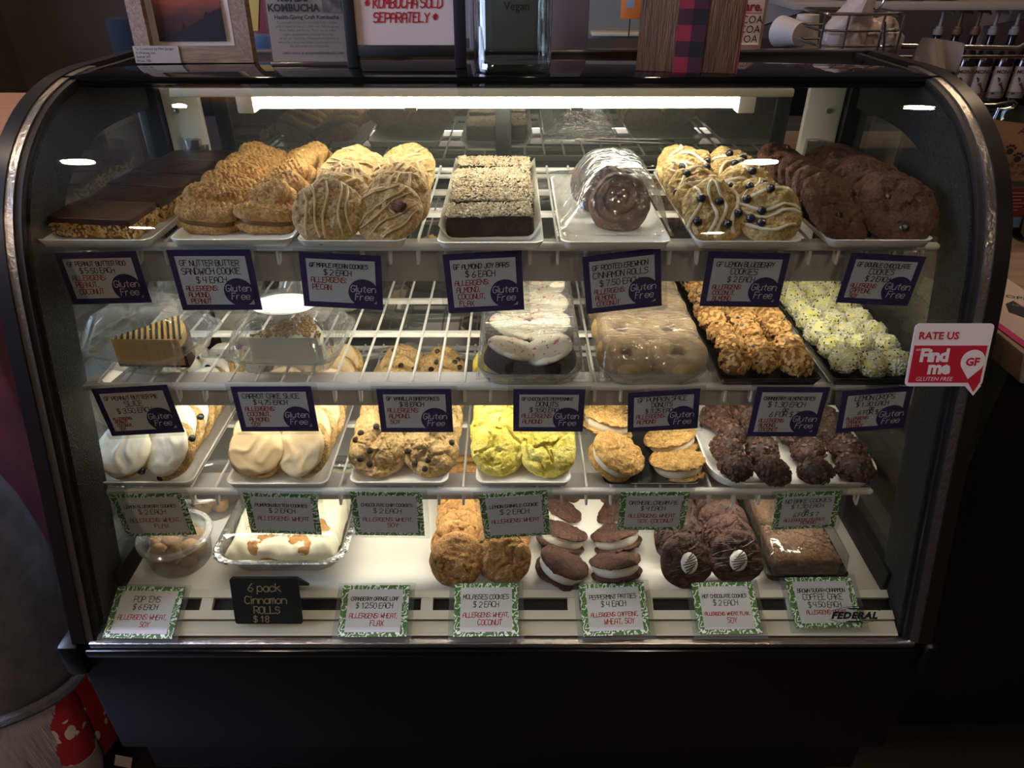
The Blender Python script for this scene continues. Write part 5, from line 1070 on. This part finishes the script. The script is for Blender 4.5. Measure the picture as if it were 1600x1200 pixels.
# ---------------------------------------------------------------- back bar
bar = struct('trim_2', B().bbox(.3, 2.85, 2.6, 3.4, .1, .815, .01).mesh('trim_2', pbr('back_counter', '#3A3532', .5))); bar['label'] = 'dark back counter'
up = thing('wall_shelf', 'long pale wall shelf above the syrup bottles', 'shelf', (1.0, 2.82, on_y(1400, 10, 2.82).z-.012))
part('board', B().bbox(0, 1.85, 0, .34, 0, .024, .002), pbr('shelf_cream', '#8C8378', .6), up)
for x in (.05, 1.0): part('bracket', B().add([(x+dx, *p) for dx in (0, .02) for p in ((.02, 0), (.6, 0), (.6, -.3), (.56, -.3), (.54, -.1))], [(0, 1, 2, 3, 4), (9, 8, 7, 6, 5)]+[(i, (i+1) % 5, 5+(i+1) % 5, 5+i) for i in range(5)]), pbr('bracket_cream', '#7E766C', .6), up, smooth=False)
for i, px in enumerate((1330, 1376, 1424, 1472)):
    c = on_y(px, 4, 2.9); tag(link('serving_bowl', B().lathe([(.05, 0), (.075, .02), (.08, .05), (.076, .05), (.07, .022), (.0, .008)], 28).mesh('serving_bowl', pbr('bowl_pale', '#A69C7E', .4)), None, (c.x, 2.95, up.location.z+.0245)), f'pale bowl on the wall shelf, {("leftmost", "second", "third", "fourth")[i]} from the left', 'bowl', 'bowls on the wall shelf')
AMB = pbr('syrup_dark', '#1C110C', .15, spec=.6); LBL = pbr('bottle_label', '#8F8479', .6); PMP = pbr('pump_white', '#8E857C', .5); PMPA = pbr('pump_amber', '#6A4A2C', .5); LPR = pbr('label_brown', '#3A241A', .6)
bot = {}
def bottle(px, i, amber=False):
    Yb = 2.9; c = on_y(px, 155, Yb); t = thing('syrup_bottle', f'dark syrup bottle with {"amber" if amber else "white"} pump, {ORD[i].replace("frontmost", "first")} from left on the back counter', 'bottle', (c.x, Yb, .816), (0, 0, -.12), 'syrup bottles')
    if 'b' not in bot:
        bot['b'] = B().lathe([(.03, 0), (.034, .004), (.034, .15), (.026, .185), (.014, .21), (.013, .245), (.015, .246), (.015, .252)], 24).mesh('glass_body', AMB)
        bot['l'] = B().loft([[(math.sin(q)*.0345, -math.cos(q)*.0345, z) for q in [-1.15+2.3*k/14 for k in range(15)]] for z in (.035, .145)], cap=False, closed=False).mesh('label', LBL)
        bot['t'] = fontmesh('MONIN', .0185, LPR, bold=.0004); p = B()
        for k in range(9): ell(p, (-.02+.04*((k*37) % 10)/10, 0, .052+.058*((k*53) % 10)/10), (.007, .0006, .0035), 6, 4, Matrix.Rotation(k*1.3, 3, 'Y'))
        bot['p'] = p.mesh('label_art', LPR)
        bot['c'] = B().lathe([(.016, .25), (.017, .252), (.017, .268), (.013, .27), (.013, .278), (.006, .279), (.006, .325), (.0, .326)], 16).tube([(-.008, 0, .327), (.01, 0, .328), (.03, 0, .324), (.036, 0, .316)], [.007, .007, .005, .004], 8)
    link('glass_body', bot['b'], t); link('label', bot['l'], t); link('lettering', bot['t'], t, (0, -.0365, .122), (math.pi/2, 0, 0)); link('label_art', bot['p'], t, (0, -.0362, 0))
    k = 'ca' if amber else 'cw'
    if k not in bot: bot[k] = bot['c'].mesh('pump', PMPA if amber else PMP)
    link('pump', bot[k], t)
for i, (px, am) in enumerate(((1436, False), (1464, True), (1491, True), (1517, False), (1549, False), (1580, False), (1612, False))): bottle(px, i, am)
# cabinet and shelf seen between jar and plank
cb = thing('wall_cabinet', 'grey green wall panel with a pale ledge between jar and plank', 'cabinet', on_y(960, 90, 3.3)); wC = on_y(1010, 90, 3.3).x-on_y(700, 90, 3.3).x
part('panel', B().bbox(-wC*.8, wC*.3, 0, .02, -.1, .6, .004), pbr('sage_panel', '#6A706C', .7), cb); part('ledge', B().bbox(-wC*.13, wC*.12, -.08, 0, .09, .105, .003), pbr('ledge_cream', '#A79F88', .6), cb); part('ledge', B().bbox(-wC*.8, wC*.3, -.08, 0, -.06, .0, .003), pbr('ledge_grey', '#85827C', .6), cb)
tag(link('paper_stack', B().bbox(-.05, .05, -.06, 0, 0, .012, .002).bbox(-.045, .05, -.058, 0, .0125, .024, .002).mesh('paper_stack', pbr('stack_grey', '#7A7480', .7)), None, on_y(975, 75, 3.22)+Vector((0, 0, -.005))), 'small grey stack of paper on the ledge beside the plank', 'paper stack')
ot = on_y(986, 12, 2.4); t = thing('orange_tag', 'orange tag clipped on a thin rod beside the plank', 'tag', ot); part('tag', B().bbox(-.03, .03, 0, .003, -.03, .05, .001), pbr('orange', '#C06A2C', .6), t); part('patch', B().box(-.015, .01, -.001, 0, 0, .02), pbr('tag_grey', '#7A8288', .6), t, smooth=False); part('rod', B().tube([(0, .004, -.16), (0, .004, -.03)], .002, 6), CHR, t)
# ---------------------------------------------------------------- right counter
CT = pbr('counter_wood', '#7A6250', .5, col2='#8C735F', nscale=5, bump=.2, bscale=60, stretch=(2, 12, 2))
rc = thing('side_counter', 'brown topped counter to the right of the display case', 'counter', (.672, 0, 0))
part('worktop', B().bbox(0, 1.3, .795, 2.1, .862, .9, .004), CT, rc); part('cabinet_body', B().bbox(.03, 1.3, .86, 2.1, 0, .862, .004), BLACK, rc)
def lay(pts, z, th, mat): 
    P = [on_z(x, y, z) for x, y in pts]; return B().prism([(p.x, p.y) for p in P][::1], z, z+th)
t = thing('flyer', 'white flyer with a pink edge on the side counter', 'flyer'); FLY = [(1556, 424), (1655, 490), (1640, 572), (1546, 502)]
part('sheet', lay(FLY, .9005, .0006, None), pbr('flyer_white', '#BDA9A0', .6), t, smooth=False)
part('pink_edge', lay([(1547, 494), (1641, 562), (1640, 573), (1546, 503)], .9012, .0003, None), pbr('pink_edge', '#B0265C', .6), t, smooth=False)
part('printed_dog', lay([(1571, 475), (1583, 470), (1612, 488), (1610, 500), (1598, 496), (1588, 492), (1576, 488)], .9012, .0003, None), INK, t, smooth=False)
c = on_z(1590, 466, .9015); link('lettering', fontmesh('HOPE', .017, INK, shear=.1), t, (c.x-.008, c.y, .9016), (0, 0, -.45)); c = on_z(1600, 480, .9015); link('lettering', fontmesh('RESCUE', .0085, pbr('grey_print2', '#8A7C74', .7)), t, (c.x, c.y, .9016), (0, 0, -.45))
rg = thing('register_stand', 'black plastic stand at the back of the side counter', 'stand', (.9, 1.24, .9005)); part('body', B().bbox(-.22, .4, 0, .34, 0, .075, .008), pbr('stand_black', '#121110', .45), rg); part('top_plate', B().bbox(-.21, .39, .01, .33, .0752, .08, .002), BLACK, rg)
jc = on_y(1592, 190, 1.36); t = thing('donation_jar', 'glass donation jar wrapped in brown paper on the black stand', 'jar', (jc.x, 1.36, .981))
jr = .085; part('jar_wall', B().lathe([(jr*.9, 0), (jr, .01), (jr, .11), (jr*.96, .125), (jr*.96, .135), (jr*.9, .135), (jr*.9, .12), (jr*.95, .105), (jr*.94, .012)], 40, False), JG, t)
KRA = pbr('kraft_paper', '#8C6A4C', .75, col2='#7A5A3E', nscale=12, bump=.3, bscale=50)
part('paper_wrap', B().loft([[(math.sin(q)*(jr+.002), -math.cos(q)*(jr+.002), z) for q in [-1.5+3*k/24 for k in range(25)]] for z in (.012, .11)], cap=False, closed=False), KRA, t)
def curved(me, R_):
    for v in me.vertices: x, y = v.co.x, v.co.y; v.co = (math.sin(x/R_)*R_, -math.cos(x/R_)*R_, y)
    return me
for tx, sz, z in (('Animal change', .0165, .092), ('Change for', .0165, .077), ('thank you for supporting', .013, .036), ('your Animal Rescue', .013, .0225)): link('lettering', curved(fontmesh(tx, sz, INK, shear=.15), jr+.003), t, (0, 0, z))
paw = B()
for dx, dy, r in ((0, 0, .0055), (-.006, .0065, .0023), (-.002, .0095, .0024), (.0025, .0095, .0024), (.0065, .006, .0023)): paw.add([(dx+r*math.cos(q*math.pi/7), dy+r*math.sin(q*math.pi/7), 0) for q in range(14)], [tuple(range(14))])
for i, (x, z) in enumerate(((-.05, .062), (-.035, .05), (0, .062), (.012, .05), (.045, .06))): link('paw_print', curved((lambda bb: (setattr(bb, 'v', [(a+x, b2, c2) for a, b2, c2 in bb.v]), bb)[1])(B().add(paw.v, paw.f)).mesh('paw_print', INK, False), jr+.003), t, (0, 0, z))
A, D_ = on_y(1556, 333, 1.235), on_y(1600, 283, 1.235); t = thing('info_card', 'dark red printed card leaning on the black stand', 'card', (A.x, 1.232, .9005), (math.radians(-4), 0, 0))
part('card', B().box(0, .075, 0, .001, .02, .09), pbr('maroon_card', '#5A1222', .6), t, smooth=False); part('blue_panel', B().box(.002, .05, -.0006, 0, .022, .04), pbr('card_blue', '#4A6A86', .6), t, smooth=False); b = B(); [b.box(.004, .004+.045-.006*(k % 3), -.0008, -.0002, .082-.006*k, .0835-.006*k) for k in range(6)]; part('printed_lines', b, pbr('line_print', '#A06A74', .7), t, smooth=False)
c = on_z(1612, 372, .9); t = thing('white_cup', 'white cup with a gold rim at the right edge of the counter', 'cup', (c.x, c.y-.02, .9005)); part('cup_body', B().lathe([(.02, 0), (.032, .012), (.036, .045), (.033, .05), (.03, .045), (.026, .012), (.0, .008)], 28), pbr('cup_glaze', '#9A948C', .3), t); part('gold_rim', B().lathe([(.0335, .0495), (.036, .0465), (.036, .0495), (.0335, .0505)], 28, False), pbr('gold', '#A8802C', .3, 1), t)
# left side table with cloth
st_ = thing('side_table', 'wooden table with dark red cloth to the left of the case', 'table', (-.84, 1.02, 0))
part('tabletop', B().bbox(-.5, 0, 0, .8, 1.02, 1.05, .004), wood('table_wood', '#8A5A3C', '#9C6A48'), st_); part('cloth', B().bbox(-.48, -.02, .01, .78, .3, 1.019, .01), pbr('maroon_cloth', '#5E2632', .9, col2='#4C1C28', nscale=8), st_)
for x in (-.47, -.03):
    for y in (.03, .77): part('leg', B().bbox(x-.02, x+.02, y-.02, y+.02, 0, .3, .003), MATS['table_wood'], st_)
# ---------------------------------------------------------------- plush gnome
gn = thing('plush_gnome', 'plush gnome with grey felt hat, white beard and red knit sleeves', 'plush toy', (-.89, .82, 0))
FELT = pbr('grey_felt', '#6E7078', .95, col2='#5C5E66', nscale=25, bump=.6, bscale=300); 
def knit():
    m, nt, N, L = _new('red_knit'); b = N['Principled BSDF']; b.inputs['Roughness'].default_value = .9
    tc = N.new('ShaderNodeTexCoord'); v = N.new('ShaderNodeTexVoronoi'); v.inputs['Scale'].default_value = 55; mp = N.new('ShaderNodeMapping'); mp.inputs['Scale'].default_value = (1, 1, .6); L.new(tc.outputs['Object'], mp.inputs[0]); L.new(mp.outputs[0], v.inputs['Vector'])
    sp = N.new('ShaderNodeSeparateXYZ'); L.new(tc.outputs['Object'], sp.inputs[0]); sn = N.new('ShaderNodeMath'); sn.operation = 'SINE'; mu = N.new('ShaderNodeMath'); mu.operation = 'MULTIPLY'; mu.inputs[1].default_value = 75; L.new(sp.outputs['Z'], mu.inputs[0]); L.new(mu.outputs[0], sn.inputs[0])
    gt = N.new('ShaderNodeMath'); gt.operation = 'GREATER_THAN'; gt.inputs[1].default_value = .1; L.new(sn.outputs[0], gt.inputs[0]); lt = N.new('ShaderNodeMath'); lt.operation = 'LESS_THAN'; lt.inputs[1].default_value = .42; L.new(v.outputs['Distance'], lt.inputs[0])
    an = N.new('ShaderNodeMath'); an.operation = 'MULTIPLY'; L.new(gt.outputs[0], an.inputs[0]); L.new(lt.outputs[0], an.inputs[1])
    mx = N.new('ShaderNodeMix'); mx.data_type = 'RGBA'; mx.inputs[6].default_value = lin('#9E1F2C'); mx.inputs[7].default_value = lin('#CFC3B4'); L.new(an.outputs[0], mx.inputs[0]); L.new(mx.outputs[2], b.inputs['Base Color']); return m
KN = knit()
part('body', B().lathe([(.09, 0), (.12, .04), (.12, .16), (.09, .28), (.05, .34)], 32), KN, gn)
P = [(.0, 0, .262), (.0, 0, .3), (.012, 0, .38), (.03, 0, .47), (.06, .0, .56), (.085, .0, .64), (.1, 0, .7), (.1, 0, .72)]
hb = B().tube(P, [.125, .13, .115, .095, .07, .045, .02, .004], 28); hb.v = [(x+.006*nz(x*14, y*14, z*14), y+.006*nz(y*14, z*14, x*14), z+.006*nz(z*12, x*12, 1)) for x, y, z in hb.v]
part('hat', hb, FELT, gn, ang=80); part('hat_brim', B().tube([(.128*math.cos(k*math.pi/16), .128*math.sin(k*math.pi/16), .262+.004*math.sin(k)) for k in range(33)], .012, 8), FELT, gn)
bd = B(); rr_ = random.Random(4)
for k in range(420):
    q = rr_.uniform(-1.25, 1.0); x, y = .118*math.sin(q), -.118*math.cos(q); l = rr_.uniform(.12, .22); w1 = rr_.uniform(-.015, .015)
    bd.tube([(x*.9, y*.9, .268), (x*1.04, y*1.08, .22), (x*.98+w1, y*1.14, .268-l*.6), (x*.85+w1*2, y*1.1+rr_.uniform(-.01, .01), .268-l)], [.005, .006, .004, .001], 4)
part('beard', bd, pbr('beard_white', '#B9B4BC', .8), gn)['kind'] = 'stuff'
part('nose', ell(B(), (0, -.135, .255), (.028, .028, .024), 16, 10), pbr('nose_felt', '#B79478', .9), gn)
for s in (-1, 1):
    ar = part('arm', B().tube([(s*.075, -.04, .255), (s*.088, -.062, .2), (s*.095, -.072, .14), (s*.095, -.075, .1)], [.026, .034, .034, .031], 18), KN, gn)
    part('mitten', B().tube([(s*.095, -.075, .104), (s*.096, -.078, .07), (s*.096, -.08, .04), (s*.094, -.08, .022)], [.033, .034, .028, .012], 18), pbr('mitten_wool', '#9C948C', .95, bump=.5, bscale=200), ar)
part('care_tag', B().box(.0, .03, -.001, 0, 0, .035), pbr('tag_cloth', '#A79E98', .8), gn, (.145, -.07, .05), (0, .35, 0), smooth=False)
